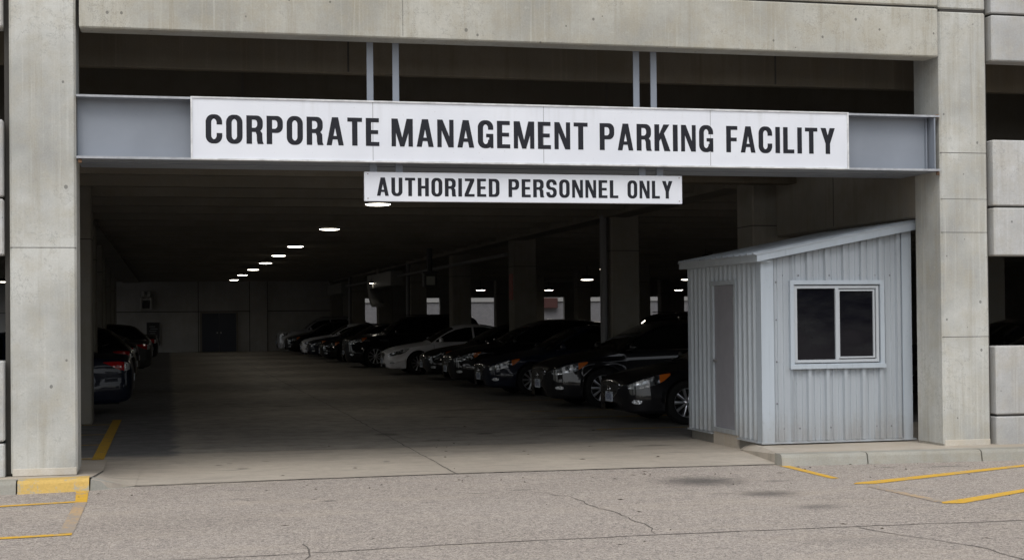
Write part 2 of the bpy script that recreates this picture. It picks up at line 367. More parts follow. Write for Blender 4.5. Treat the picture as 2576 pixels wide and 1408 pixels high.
# ------------------------------------------------------------------ garage building
G = empty('parking_garage', (4, 15.5, 0), label='grey concrete multi-storey parking garage with a wide dark drive-in opening', cat='building')
def g_obj(b, name, mats):
    o = b.build(name, mats); o.parent = G; o.matrix_parent_inverse = Matrix.Translation((-4, -15.5, 0)); return o
def gbox(name, mat, *a, bev=0):
    b = MB(); b.box(*a, bev=bev); return g_obj(b, name, mat)
def pillar(x0, x1, lines):
    b = MB(); b.box(x0, x1, 15.5, 16.12, .12, 5.19, bev=.022); b.box(x0, x1, 15.5, 16.12, 5.215, 8.5, bev=.02)
    b.box(x0 + .02, x1 - .02, 15.515, 16.1, 5.18, 5.225, mi=1)
    for (z, h) in lines:       # pour lines
        b.box(x0 + .005, x1 - .005, 15.4985, 16.0, z, z + h, mi=2)
    b.box(x0 + .015, x1 - .01, 15.494, 16.11, .11, .185, bev=.004, mi=3)
    return g_obj(b, 'pillar', [M_pillar, M_joint, M_joint, M_base])
pillar(-1.545, -.90, [(2.405, .006)])
pillar(8.785, 9.395, [(1.38, .006), (2.60, .005), (3.53, .006), (2.99, .004)])
# main spandrel over the opening
def panel(name, mat, x0, x1, y0, y1, z0, z1, grooves, bev=.014):
    b = MB(); zs = [z0] + [g_ for g in grooves for g_ in (g - .012, g + .012)] + [z1]
    for i in range(0, len(zs), 2): b.box(x0, x1, y0, y1, zs[i], zs[i + 1], bev=bev)
    for g in grooves: b.box(x0 + .03, x1 - .03, y0 + .03, y1 - .03, g - .04, g + .04, mi=1)
    return g_obj(b, name, [mat, M_joint])
panel('spandrel_panel', M_span, -.86, 8.735, 15.42, 15.72, 4.635, 8.0, [5.21])
for xx in (2.45,):
    gbox('panel_joint', M_joint, xx, xx + .004, 15.4185, 15.43, 4.66, 5.19)
for x0, x1 in ((-10.9, -1.60), (9.45, 20)):
    panel('spandrel_panel', M_bay, x0, x1, 15.46, 15.72, 4.62, 8, [5.17])
    panel('spandrel_panel', M_bay, x0, x1, 15.46, 15.72, 2.33, 3.69, [2.905])
    panel('parapet_panel', M_bay, x0, x1, 15.46, 15.72, .10, 1.27, [.455])
    gbox('panel_joint', M_joint, *( (x1 + .0, x1 + .055) if x0 < 0 else (x0 - .055, x0)), 15.60, 15.7, .12, 8)
for x0, x1 in ((-11.5, -10.9), (20, 20.6)): pillar(x0, x1, [])
# steel beam across the opening
b = MB()
YF, YB = 15.47, 15.86
b.box(-.895, 8.765, YF, YB, 3.942, 3.96); b.box(-.895, 8.765, YF, YB, 3.315, 3.335); b.box(-.895, 8.765, 15.64, 15.655, 3.335, 3.942)
b.box(8.70, 8.715, YF + .01, 15.64, 3.335, 3.942); 
b.box(8.66, 8.672, 15.60, 15.64, 3.335, 3.942)
o = g_obj(b, 'steel_beam', [M_steel, M_steel2])
b = MB(); b.box(-.895, 8.765, YF - .004, YF - .001, 3.940, 3.962); b.box(-.895, 8.765, YF - .004, YF - .001, 3.313, 3.337)
g_obj(b, 'flange_edge', M_steel2)
b = MB()
b.box(-.895, 8.765, 15.95, 16.4, 3.942, 3.96); b.box(-.895, 8.765, 15.95, 16.4, 3.315, 3.335); b.box(-.895, 8.765, 16.1, 16.12, 3.335, 3.942)
g_obj(b, 'steel_beam', M_steel)
for x0 in (2.105, 2.385, 5.12, 5.325):
    b = MB(); b.box(x0, x0 + .07, 15.74, 15.752, 3.96, 4.72); b.box(x0 + .03, x0 + .04, 15.752, 15.85, 3.96, 4.72)
    g_obj(b, 'steel_hanger', M_steel)
    b = MB(); b.box(x0, x0 + .075, 15.56, 15.60, 3.20, 3.3145); g_obj(b, 'sign_bracket', M_steel)
# rust marks where the beam meets the pillars
for (x, z) in ((-.88, 3.30), (8.74, 3.30), (8.74, 3.965)):
    b = MB(); b.box(x, x + .035, 15.5, 15.53, z - .03, z + .012, bev=.005); g_obj(b, 'bolt', M_rust)
# upper inner beam and dark recess
b = MB(); b.box(-14, 22, 16.6, 16.72, 4.44, 5.6, bev=.01)
g_obj(b, 'inner_beam', M_brown)
for xx in (2.0, 7.2): gbox('panel_joint', M_joint, xx, xx + .02, 16.595, 16.7, 4.46, 5.0)
gbox('recess_wall', concrete('recess_shade_concrete', (.07, .065, .055), streak=.3, pits=False), -14, 22, 18.4, 18.7, 3.9, 6.0)  # shade of the recess is painted into this wall's near-black colour
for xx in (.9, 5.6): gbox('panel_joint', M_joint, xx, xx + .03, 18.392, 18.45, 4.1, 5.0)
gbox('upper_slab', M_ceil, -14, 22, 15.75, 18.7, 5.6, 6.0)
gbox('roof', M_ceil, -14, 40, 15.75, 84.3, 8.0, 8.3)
# ceiling: slab with transverse tee stems
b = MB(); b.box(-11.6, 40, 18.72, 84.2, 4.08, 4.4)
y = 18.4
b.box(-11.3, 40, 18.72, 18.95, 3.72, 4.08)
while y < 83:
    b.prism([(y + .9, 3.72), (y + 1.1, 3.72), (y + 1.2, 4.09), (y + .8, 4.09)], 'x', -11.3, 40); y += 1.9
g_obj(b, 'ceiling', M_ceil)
# columns
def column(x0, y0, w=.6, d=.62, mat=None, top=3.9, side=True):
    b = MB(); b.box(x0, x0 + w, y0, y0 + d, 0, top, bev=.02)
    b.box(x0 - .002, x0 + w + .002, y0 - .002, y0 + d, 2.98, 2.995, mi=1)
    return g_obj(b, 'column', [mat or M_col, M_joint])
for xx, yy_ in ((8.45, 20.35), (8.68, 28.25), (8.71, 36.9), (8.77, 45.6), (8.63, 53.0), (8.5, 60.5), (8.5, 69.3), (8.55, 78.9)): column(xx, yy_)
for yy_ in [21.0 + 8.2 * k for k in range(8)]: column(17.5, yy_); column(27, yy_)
for (xr, yy_) in ((-1.2, 24.55), (-1.5, 32.6), (-1.72, 40.8), (-1.95, 49), (-2.1, 57.2), (-2.25, 65.4), (-2.45, 73.5)): column(xr - 1.0, yy_, 1.0, .6)
b = MB()     # corbels and the girder over the right column line
b.box(8.55, 9.05, 21.7, 84, 3.66, 4.0); g_obj(b, 'girder', M_ceil)
b = MB(); b.box(-2.3, -1.45, 24.3, 80, 3.70, 4.0); g_obj(b, 'girder', M_ceil)
b = MB(); b.box(6.3, 9.2, 19.6, 19.95, 3.55, 3.70, bev=.01); g_obj(b, 'girder', M_brown)
# ramp side panel behind the booth
b = MB(); b.box(8.82, 9.1, 16.13, 20.34, 2.82, 4.07, bev=.02); 
b.box(8.815, 8.9, 18.4, 18.41, 2.85, 4.0, mi=1)
g_obj(b, 'ramp_panel', [M_inner, M_joint])
# walls
b = MB(); b.box(-11.4, 9.1, 80, 80.3, 0, 4.08)
for xx in (1.55, 4.25, 5.2, -7): b.box(xx, xx + .035, 79.99, 80.1, 0, 3.75, mi=1)
b.box(-11, 9.1, 79.99, 80.1, 2.14, 2.18, mi=1)
b.box(4.3, 5.2, 79.9, 80.0, 0, 3.75)
g_obj(b, 'back_wall', [M_back, M_joint])
b = MB(); b.box(-11.3, -11, 16, 80, 0, 1.05); b.box(-11.3, -11, 16, 80, 3.1, 4.08)
for k in range(9): b.box(-11.4, -10.9, 16 + k * 7.9, 16.8 + k * 7.9, 1.05, 3.1)
g_obj(b, 'side_wall', M_inner)
b = MB(); b.box(39.7, 40, 16, 84, 0, 4.08); g_obj(b, 'side_wall', M_inner)
b = MB(); b.box(9.1, 40, 84, 84.3, 2.86, 4.08); b.box(9.1, 40, 84, 84.3, 0, 1.05)
for x0, x1 in ((9.1, 10.9), (12.0, 13.6), (15.4, 17.0), (19.3, 20.3), (22.9, 24.4), (26.2, 27.2), (29, 30.4), (31.9, 40)): b.box(x0, x1, 84, 84.3, 1.05, 2.86)
g_obj(b, 'far_wall', M_inner)
M_door = simple('navy_door_paint', (.05, .06, .085), .5)
d = gbox('door', M_door, 1.75, 2.64, 79.93, 79.985, .01, 2.06); 
d2 = gbox('door', M_door, 2.66, 3.55, 79.93, 79.985, .01, 2.06)
M_met = simple('brushed_metal', (.5, .5, .5), .3, 1)
for dd, xx in ((d, 2.52), (d2, 2.72)):
    b = MB(); b.box(xx, xx + .06, 79.89, 79.93, .98, 1.06, bev=.01); o = b.build('handle', M_met); o.parent = dd
    o.matrix_parent_inverse = Matrix.Translation((-4, -15.5, 0))   # same offset as the door
for dd in (d, d2):
    for ch in dd.children: ch.matrix_parent_inverse = Matrix()
b = MB(); b.box(1.66, 1.74, 79.92, 79.99, 0, 2.12); b.box(3.56, 3.64, 79.92, 79.99, 0, 2.12); b.box(1.74, 3.56, 79.92, 79.99, 2.07, 2.12)
g_obj(b, 'door_frame', M_inner)
# pipes and ducts along the column line
M_pipe = simple('pipe_grey', (.16, .16, .165), .5)
M_duct = simple('duct_metal', (.22, .22, .21), .45, .3)
for yy_ in (28.4, 53.2, 69.5):
    b = MB(); b.tube((8.57 if yy_ < 60 else 8.4, yy_, 0), (8.57 if yy_ < 60 else 8.4, yy_, 3.7), .078); g_obj(b, 'downpipe', M_pipe)
b = MB(); b.tube((8.3, 36, 3.25), (8.3, 78, 3.25), .05); g_obj(b, 'sprinkler_pipe', M_pipe)
b = MB(); b.box(8.0, 8.5, 53.8, 60.3, 2.9, 3.45, bev=.02)
b.prism([(59.6, 2.95), (60.2, 2.95), (60.0, 2.6), (59.5, 2.3), (58.9, 2.15), (58.9, 2.3), (59.3, 2.5)], 'x', 8.01, 8.49)
g_obj(b, 'air_duct', M_duct)
b = MB(); b.box(8.0, 8.5, 69.9, 76, 2.9, 3.4, bev=.02); g_obj(b, 'air_duct', M_duct)

# far white building beyond the openings, seen between the columns
wb = empty('white_brick_building', (24, 96, 0), label='pale white brick building glimpsed through the far openings of the garage', cat='building')
m = T('white_brick'); br = m.t.nodes.new('ShaderNodeTexBrick')
m.put(br.inputs['Vector'], m.mapv((1, 1, 1))); 
mp = m.t.nodes.new('ShaderNodeCombineXYZ'); X, Y, Z = m.xyz(); m.put(mp.inputs[0], X); m.put(mp.inputs[1], Z); m.put(br.inputs['Vector'], mp.outputs[0])
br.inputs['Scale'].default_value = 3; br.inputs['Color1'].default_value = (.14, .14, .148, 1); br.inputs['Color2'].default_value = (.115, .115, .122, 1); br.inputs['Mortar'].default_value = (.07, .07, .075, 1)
br.inputs['Mortar Size'].default_value = .02
m.set(Base_Color=br.outputs[0], Roughness=.85); M_wbrick = m.m
def wbo(b, n, mt):
    o = b.build(n, mt, wb); o.matrix_parent_inverse = Matrix.Translation((-24, -96, 0)); return o
b = MB(); b.box(2, 60, 96, 110, 0, 2.75); wbo(b, 'wall', M_wbrick)
b = MB(); b.box(1.9, 60.1, 95.9, 96.1, 2.752, 2.87); b.box(2, 60, 96.3, 110, 2.752, 7); wbo(b, 'roof', simple('coping_pale', (.22, .22, .215), .7))
b = MB(); b.box(24.6, 25.6, 95.6, 96.0, 2.3, 3.0, bev=.03); wbo(b, 'wall_box', simple('red_brown_box', (.035, .007, .005), .6))

# fittings on the back wall
f = empty('wall_floodlight', (-1.13, 79.9, 2.28), label='pale boxy floodlight fitting high on the far back wall above the notice board', cat='wall lamp')
b = MB(); b.box(-.30, -.22, -.25, .0, 0, .62, bev=.01); b.box(.22, .30, -.25, .0, 0, .62, bev=.01); b.box(-.22, .22, -.2, 0, .02, .6); b.build('housing', simple('fitting_grey', (.5, .5, .48), .5), f)
b = MB(); b.box(-.19, .19, -.215, -.2, .06, .5); b.build('lens', simple('dark_lens', (.02, .02, .02), .2), f)
b = MB(); b.box(-.22, -.08, -.3, .0, .66, .98, bev=.02); b.box(.08, .22, -.3, .0, .66, .98, bev=.02); b.box(-.08, .08, -.15, 0, .62, .8); b.build('lamp_head', simple('fitting_pale', (.55, .55, .52), .5), f)
nb = empty('notice_board', (-.77, 79.95, .40), label='dark framed notice board on the far back wall behind the left row of cars', cat='notice board')
b = MB(); b.box(-.33, .33, -.03, 0, 0, 1.2); b.build('board', simple('board_dark', (.03, .03, .035), .5), nb)
b = MB(); b.box(-.36, -.33, -.05, 0, -.03, 1.23); b.box(.33, .36, -.05, 0, -.03, 1.23); b.box(-.33, .33, -.05, 0, 1.2, 1.23); b.box(-.33, .33, -.05, 0, -.03, 0); b.build('frame', simple('board_frame', (.3, .3, .3), .5), nb)
b = MB()
for k in range(7): b.box(-.2 + .05 * (k % 2), .1 + .06 * (k % 3), -.034, -.0301, .25 + k * .12, .28 + k * .12)
b.build('printing', simple('board_print', (.3, .32, .33), .6), nb)
ln = empty('hanging_lantern', (7.75, 44.0, 2.62), label='dark box lantern hanging from the ceiling beside a column above the cars', cat='lamp')
b = MB(); b.box(-.2, .2, -.2, .2, .0, .42, bev=.03); b.box(-.24, .24, -.24, .24, .40, .47, bev=.01); b.tube((0, 0, .47), (0, 0, 1.3), .09); b.build('housing', simple('lantern_black', (.03, .03, .03), .5), ln)
b = MB(); b.box(-.13, .13, -.215, -.2, .06, .32); b.build('lens', simple('lantern_glass', (.35, .37, .33), .2), ln)
rn = MB(); rn.box(8.70, 8.7075, 37.0, 37.4, 2.12, 2.8); o = rn.build('warning_notice', simple('notice_red', (.30, .04, .03), .5, var=.3, vs_=12))
tag(o, 'narrow red notice fixed to the side of a concrete column', 'notice')

# ceiling lamps
M_lens = T('lamp_lens').set(Base_Color=(.9, .88, .8), Emission_Color=(1, .92, .78), Emission_Strength=11).m
M_hood = simple('lamp_hood', (.02, .02, .02), .5)
def lamp(x, y, z, label, grp, r=.235, first=[None]):
    if first[0] is None:
        e = empty('ceiling_lamp')
        b = MB(); b.lathe([(0, .16), (.17, .16), (.235, .10), (.25, .0), (.238, .0), (.225, .03)], (0, 0, 0), 'z', 24); b.build('hood', M_hood, e)
        b = MB(); b.lathe([(.24, -.002), (.20, -.014), (.12, -.022), (0, -.025)], (0, 0, 0), 'z', 24); b.build('lens', M_lens, e)
        b = MB(); b.tube((0, 0, .16), (0, 0, .5), .02); b.build('stem', M_hood, e)
        first[0] = e
    else:
        e = dup(first[0])
    e.location = (x, y, z); e.scale = (r / .25,) * 3; tag(e, label, 'ceiling lamp', grp); return e
def dup(root):
    r = root.copy(); COL.objects.link(r)
    for ch in root.children:
        c_ = ch.copy(); COL.objects.link(c_); c_.parent = r
        for g_ in ch.children:
            d_ = g_.copy(); COL.objects.link(d_); d_.parent = c_
    return r
L1 = [(3.66, 26.0), (3.57, 33.25), (3.47, 41.2), (3.43, 47), (3.40, 53), (3.35, 59.9), (3.27, 67), (3.24, 75)]
LN = ['round ceiling lamp over the drive lane, half hidden behind the authorized personnel sign', 'round ceiling lamp over the drive lane, largest one fully visible below the signs',
      'round ceiling lamp over the drive lane, third from the entrance', 'round ceiling lamp over the drive lane, fourth from the entrance', 'round ceiling lamp over the drive lane, fifth from the entrance',
      'round ceiling lamp over the drive lane, sixth from the entrance', 'round ceiling lamp over the drive lane, second from the back wall', 'round ceiling lamp over the drive lane, nearest the back wall']
for (x, y), l in zip(L1, LN): lamp(x, y, 3.70, l, 'ceiling lamps in a line over the drive lane')
for (x, y, z, l, r_) in ((16.2, 56.0, 3.15, 'lit ceiling lamp deep on the right between two thick columns', .26), (14.6, 48.2, 3.3, 'lit ceiling lamp half hidden behind the second column pipe', .2),
                      (22.6, 62.1, 3.3, 'lit ceiling lamp just left of the booth wall, upper of two', .26), (14.0, 66.0, 2.95, 'lit low ceiling lamp above the roof of the white sedan', .22),
                      (17.4, 66.6, 2.95, 'lit low ceiling lamp right of the column with the red notice', .22), (24.4, 68.2, 2.95, 'lit low ceiling lamp left of the booth, lower of two', .22),
                      (15.9, 42.0, 3.46, 'dim ceiling lamp just above the low edge of the booth roof', .12), (8.7 - .75, 58.5, 3.1, 'small ceiling lamp peeking out beside a far column and duct', .1),
                      (-7.2, 69.4, 3.5, 'lit ceiling lamp seen through the window opening left of the pillar', .235)):
    lamp(x, y, z, l, 'ceiling lamps in the right side of the garage' if x > 0 else None, r_)

# ------------------------------------------------------------------ signs
TV, TH = .184, .148
def rrpairs(x0, y0, x1, y1, r, seq, tv=TV, th=TH, n=9):
    """pairs (outer, inner) along a rounded rectangle; seq of corner names or ('R',y) / ('L',y) / ('T',x) / ('B',x)"""
    ri = r * .46; out = []
    cs = {'TR': (x1, y1, 0, -1, -1), 'TL': (x0, y1, 90, 1, -1), 'BL': (x0, y0, 180, 1, 1), 'BR': (x1, y0, 270, -1, 1)}
    for s_ in seq:
        if isinstance(s_, tuple):
            k, v = s_
            out.append({'R': ((x1, v), (x1 - tv, v)), 'L': ((x0, v), (x0 + tv, v)), 'T': ((v, y1), (v, y1 - th)), 'B': ((v, y0), (v, y0 + th))}[k])
        else:
            cw = s_.startswith('-'); nm = s_.strip('-'); cx, cy, a0, sx, sy = cs[nm]
            pts = []
            for i in range(n + 1):
                a = R(a0 + 90 * i / n)
                pts.append(((cx + sx * r + r * math.cos(a), cy + sy * r * 1.15 + r * 1.15 * math.sin(a)), (cx + sx * (tv + ri) + ri * math.cos(a), cy + sy * (th + ri * 1.3) + ri * 1.3 * math.sin(a))))
            out += pts[::-1] if cw else pts
    return out
def rib(pairs, closed=False): return ('rib', pairs, closed)
def q(*p): return ('poly', list(p))
def rc(x0, y0, x1, y1): return q((x0, y0), (x1, y0), (x1, y1), (x0, y1))
W = .54; r_ = .235
def glyph(c):
    t, h = TV, TH; m_ = .5
    if c == 'O': return W, [rib(rrpairs(0, -.012, W, 1.012, r_, ['TR', 'TL', 'BL', 'BR']), True)]
    if c == 'C': return W, [rib(rrpairs(0, -.012, W, 1.012, r_, [('R', .655), 'TR', 'TL', 'BL', 'BR', ('R', .36)]))]
    if c == 'G': return W, [rib(rrpairs(0, -.012, W, 1.012, r_, [('R', .665), 'TR', 'TL', 'BL', 'BR', ('R', .30)])), q((W * .53, .39), (W * .53, .52), (W, .52), (W, .29), (W - t * .8, .29), (W - t * .8, .39)), rc(W - .10, 0, W, .3)]
    if c == 'D': return W, [rc(0, 0, t, 1), rib(rrpairs(0, 0, W, 1, r_ * .95, [('B', t * .9), '-'.join(['', 'BR']) if False else 'BR', 'TR', ('T', t * .9)]))]
    if c in 'PR':
        y0 = .40 if c == 'P' else .42
        g = [rc(0, 0, t, 1), rib(rrpairs(0, y0, W, 1, r_ * .85, [('B', t * .9), 'BR', 'TR', ('T', t * .9)]))]
        if c == 'R': g.append(q((W * .42, .47), (W * .80, .50), (W * .965, .38), (W * .985, .1), (W * 1.05, 0), (W * .68, 0), (W * .635, .12), (W * .625, .32), (W * .56, .43)))
        return W, g
    if c == 'U': return W, [rib(rrpairs(0, -.012, W, 1, r_, [('L', 1.), 'BL', 'BR', ('R', 1.)]))]
    if c == 'S':
        a = rrpairs(0, .5 - h / 2, W, 1.012, r_ * .95, [('R', .70), 'TR', 'TL', 'BL', ('B', W / 2)])
        b_ = rrpairs(0, -.012, W, .5 + h / 2, r_ * .95, [('T', W / 2 - .002), '-TR', '-BR', '-BL', ('L', .30)])
        return W, [rib(a), rib(b_)]
    if c == 'A':
        w = .58; d = w / 2 - .105
        return w, [q((0, 0), (.175, 0), (.175 + d * .99, 1), (d, 1)), q((w, 0), (w - .175, 0), (w - .175 - d * .99, 1), (w - d, 1)), rc(.14, .21, w - .14, .335)]
    if c == 'M':
        w = .72
        return w, [rc(0, 0, .15, 1), rc(w - .15, 0, w, 1), q((0, 1), (.21, 1), (w / 2 + .07, 0), (w / 2 - .07, 0)), q((w, 1), (w - .21, 1), (w / 2 - .07, 0), (w / 2 + .07, 0))]
    if c == 'N': return .56, [rc(0, 0, .15, 1), rc(.41, 0, .56, 1), q((0, 1), (.18, 1), (.56, 0), (.38, 0))]
    if c == 'K': return .57, [rc(0, 0, t, 1), q((t * .9, .34), (t * .9, .60), (.34, 1), (.57, 1)), q((.22, .55), (.34, .72), (.60, 0), (.37, 0))]
    if c == 'Y': return .58, [rc(.29 - t / 2, 0, .29 + t / 2, .45), q((0, 1), (.21, 1), (.29 + t / 2, .40), (.29 - t / 2, .40)), q((.58, 1), (.37, 1), (.29 - t / 2, .40), (.29 + t / 2, .40))]
    if c == 'Z': return .50, [rc(.02, 1 - h, .49, 1), rc(0, 0, .5, h), q((0, h * .9), (.20, h * .9), (.49, 1 - h * .9), (.27, 1 - h * .9))]
    if c == 'T': return .50, [rc(0, 1 - h, .5, 1), rc(.25 - t / 2, 0, .25 + t / 2, 1)]
    if c == 'I': return t, [rc(0, 0, t, 1)]
    if c == 'L': return .44, [rc(0, 0, t, 1), rc(0, 0, .44, h)]
    if c == 'E': return .46, [rc(0, 0, t, 1), rc(0, 0, .46, h), rc(0, 1 - h, .45, 1), rc(0, .43, .42, .43 + h * .95)]
    if c == 'F': return .44, [rc(0, 0, t, 1), rc(0, 1 - h, .44, 1), rc(0, .42, .41, .42 + h * .95)]
    if c == 'H': return .54, [rc(0, 0, t, 1), rc(.54 - t, 0, .54, 1), rc(0, .42, .54, .42 + h)]
    if c == '1': return .3, [rc(.1, 0, .28, 1)]
def word(b, s_, x0, x1, z0, hgt, yf):
    gs = [glyph(c) for c in s_]; gap = .125; tot = sum(g[0] for g in gs) + gap * (len(gs) - 1); sx = (x1 - x0) / tot; x = x0
    for w, shapes in gs:
        for i, sh_ in enumerate(shapes):
            y = yf - .0015 - .0005 * i
            def P(p, yy=y, xx=x): return (xx + p[0] * sx, yy, z0 + p[1] * hgt)
            if sh_[0] == 'poly': b.add([P(p) for p in sh_[1]], [list(range(len(sh_[1])))])
            else:
                pr = sh_[1]; n = len(pr); vs_ = [P(a) for a, _ in pr] + [P(c_) for _, c_ in pr]
                b.add(vs_, [(k, (k + 1) % n, (k + 1) % n + n, k + n) for k in range(n if sh_[2] else n - 1)])
        x += (w + gap) * sx
s1 = empty('facility_sign', (3.9, 15.4, 3.31), label='long white CORPORATE MANAGEMENT PARKING FACILITY sign fixed to the grey steel beam', cat='sign')
def s_obj(b, n, mt, root):
    o = b.build(n, mt, root); o.matrix_parent_inverse = Matrix.Translation(-root.location); return o
b = MB(); b.box(.255, 7.55, 15.385, 15.465, 3.322, 3.942); s_obj(b, 'panel', M_sign, s1)
b = MB()
for a in ((.238, 7.568, 3.94, 3.956), (.238, 7.568, 3.308, 3.324)): b.box(a[0], a[1], 15.372, 15.4695, a[2], a[3])
for a in ((.238, .256), (7.55, 7.568)): b.box(a[0], a[1], 15.373, 15.4695, 3.324, 3.94)
s_obj(b, 'frame', M_signfr, s1)
b = MB()
for xx in (2.115, 3.975, 5.895): b.box(xx, xx + .005, 15.3838, 15.39, 3.325, 3.94)
s_obj(b, 'panel_seam', simple('seam_grey', (.25, .25, .26), .7), s1)
for w_, a, c_ in (('CORPORATE', .388, 2.185), ('MANAGEMENT', 2.315, 4.475), ('PARKING', 4.611, 5.93), ('FACILITY', 6.084, 7.40)): 
    b = MB(); word(b, w_, a, c_, 3.478, .295, 15.385); s_obj(b, 'lettering', M_text, s1)
s2 = empty('personnel_sign', (3.8, 15.5, 2.9), label='smaller white AUTHORIZED PERSONNEL ONLY sign hanging below the long sign', cat='sign')
b = MB(); b.box(2.037, 5.60, 15.50, 15.54, 2.905, 3.218, bev=.004); s_obj(b, 'panel', M_sign, s2)
for w_, a, c_ in (('AUTHORIZED', 2.17, 3.508), ('PERSONNEL', 3.608, 4.853), ('ONLY', 4.96, 5.485)): 
    b = MB(); word(b, w_, a, c_, 2.963, .196, 15.50); s_obj(b, 'lettering', M_text, s2)
b = MB()
for xx, zz in ((2.07, 3.19), (2.07, 2.93), (5.56, 3.19), (5.56, 2.93)): b.box(xx, xx + .01, 15.497, 15.502, zz, zz + .01)
s_obj(b, 'screw', M_rust, s2)

b = MB(); rnd = random.Random(11)
for k in range(150):
    x_, y_ = rnd.uniform(-3, 11), rnd.choice([rnd.uniform(8.5, 15), rnd.uniform(14.3, 15.1), rnd.uniform(15.5, 22)])
    w_, l_, a_ = rnd.uniform(.004, .012), rnd.uniform(.01, .045), rnd.uniform(0, 3.14); zb_ = .0 if y_ < 15 else .006
    if y_ > 15 and (x_ < .2 or x_ > 6.3): continue
    ca, sa = math.cos(a_), math.sin(a_); P4 = [(-l_, 0), (0, -w_), (l_, 0), (0, w_)]
    b.add([(x_ + p[0] * ca - p[1] * sa, y_ + p[0] * sa + p[1] * ca, zb_ + .001) for p in P4] + [(x_, y_, zb_ + rnd.uniform(.004, .012))], [(0, 1, 4), (1, 2, 4), (2, 3, 4), (3, 0, 4), (3, 2, 1, 0)])
tag(b.build('leaf_litter', simple('litter_brown', (.07, .055, .04), .9, var=.4, vs_=3)), 'scattered dark bits of leaf and grit on the lot and drive', 'litter', kind='stuff')

# ------------------------------------------------------------------ guard booth
B = empty('guard_booth', (7.85, 17.6, .1), label='small grey-blue corrugated metal guard booth with sloping roof at the right of the entrance', cat='booth')
def b_obj(b, n, mt, parent=None):
    o = b.build(n, mt)
    if parent: o.parent = parent; return o
    o.parent = B; o.matrix_parent_inverse = Matrix.Translation(-B.location); return o
def metalpaint(name, col):
    m = T(name); n = m.noise(1, 5, .6, m.mapv((6, 6, .7))); n2 = m.noise(14, 5, .7)
    c = m.mix(m.math('MULTIPLY', m.ramp(n, .45, .7), .25), col, tuple(x * .72 for x in col))
    c = m.mix(m.math('MULTIPLY', m.ramp(n2, .62, .72), .3), c, tuple(x * .6 for x in col))
    z_ = m.xyz()[2]; gr = m.math('MULTIPLY', m.ramp(m.math('ADD', z_, m.math('MULTIPLY', n2, -.35)), -.05, .42, 1, 0), m.ramp(n, .3, .6, .35, 1))
    c = m.mix(m.math('MULTIPLY', gr, .45), c, (.22, .19, .15))
    dr = m.noise(1, 5, .65, m.mapv((22, 22, .9))); c = m.mix(m.math('MULTIPLY', m.ramp(dr, .56, .74), .35), c, tuple(x * .62 for x in col))
    m.set(Base_Color=c, Roughness=m.ramp(n2, .3, .7, .35, .55), Specular_IOR_Level=.4); return m.m
M_sid = metalpaint('siding_paint', (.355, .39, .425)); M_sid2 = metalpaint('siding_paint_side', (.37, .41, .445)); M_trim = metalpaint('trim_paint', (.40, .45, .50))
X0, X1, Y0, Y1 = 6.91, 8.84, 16.36, 18.85
def ztop(x): return 2.30 + (x - X0) * .193
def siding(u0, u1, zb, ztf, place, pitch=.235, phase=0., rib_w=.05, depth=.042, minor=True):
    """u along the wall; place(u, out, z) -> point"""
    us = [(u0, 0), (u1, 0)]
    k = math.floor((u0 - phase) / pitch)
    while phase + k * pitch < u1:
        c_ = phase + k * pitch
        for du, d_ in ((-rib_w / 2 - .008, 0), (-rib_w / 2 + .006, depth), (rib_w / 2 - .006, depth), (rib_w / 2 + .008, 0)):
            us.append((c_ + du, d_))
        if minor:
            for f_ in (.36, .68):
                for du, d_ in ((-.016, 0), (-.010, .010), (.010, .010), (.016, 0)): us.append((c_ + pitch * f_ + du, d_))
        k += 1
    us = sorted([p for p in us if u0 <= p[0] <= u1]); b = MB(); vs_ = []; n = len(us)
    for (u, d_) in us: vs_ += [place(u, d_, zb), place(u, d_, ztf(u))]
    fs = [(2 * i, 2 * i + 2, 2 * i + 3, 2 * i + 1) for i in range(n - 1)]
    return vs_, fs
wx0, wx1, wz0, wz1 = 7.25, 8.455, 1.03, 2.06
b = MB()
pf = lambda u, o_, z: (u, Y0 - o_, z)
for (a, c_, zb, zf) in ((X0 + .12, wx0, .15, ztop), (wx1, X1 - .12, .15, ztop), (wx0, wx1, .15, lambda u: wz0), (wx0, wx1, wz1, ztop)):
    b.add(*siding(a, c_, zb, zf, pf, phase=7.255))
b_obj(b, 'front_siding', M_sid)
b = MB(); pl = lambda u, o_, z: (X0 - o_, u, z)
dy0, dy1, dz0, dz1 = 17.13, 17.96, .17, 2.10
for (a, c_, zb, zf) in ((Y0 + .0, dy0, .15, lambda u: 2.31), (dy1, Y1 - .03, .15, lambda u: 2.31), (dy0, dy1, dz1, lambda u: 2.31)):
    b.add(*siding(a, c_, zb, zf, pl, pitch=.155, phase=.02, rib_w=.05, depth=.03, minor=False))
b_obj(b, 'side_siding', M_sid2)
# structural shell behind the siding (back, right, inner lining)
b = MB(); th = .04
for (x0, x1, z0, z1f) in ((X0 + .01, wx0, .12, None), (wx1, X1 - .01, .12, None), (wx0, wx1, .12, wz0), (wx0, wx1, wz1, None)):
    za, zb_ = (z1f or ztop(x0)), (z1f or ztop(x1)); z0_ = z0
    b.prism([(x0, z0_), (x1, z0_), (x1, zb_ - .005), (x0, za - .005)], 'y', Y0 + .002, Y0 + th)
b.prism([(X0 + .01, .12), (X1 - .01, .12), (X1 - .01, ztop(X1)), (X0 + .01, ztop(X0))], 'y', Y1 - th, Y1)
b.box(X0 + .002, X0 + th, Y0 + th, dy0, .12, 2.29); b.box(X0 + .002, X0 + th, dy1, Y1 - th, .12, 2.29); b.box(X0 + .002, X0 + th, dy0, dy1, dz1, 2.29)
b.box(X1 - th, X1 - .01, Y0 + th, Y1 - th, .12, 2.62)
b_obj(b, 'wall', M_sid2)
b = MB()   # corner trims and base trim
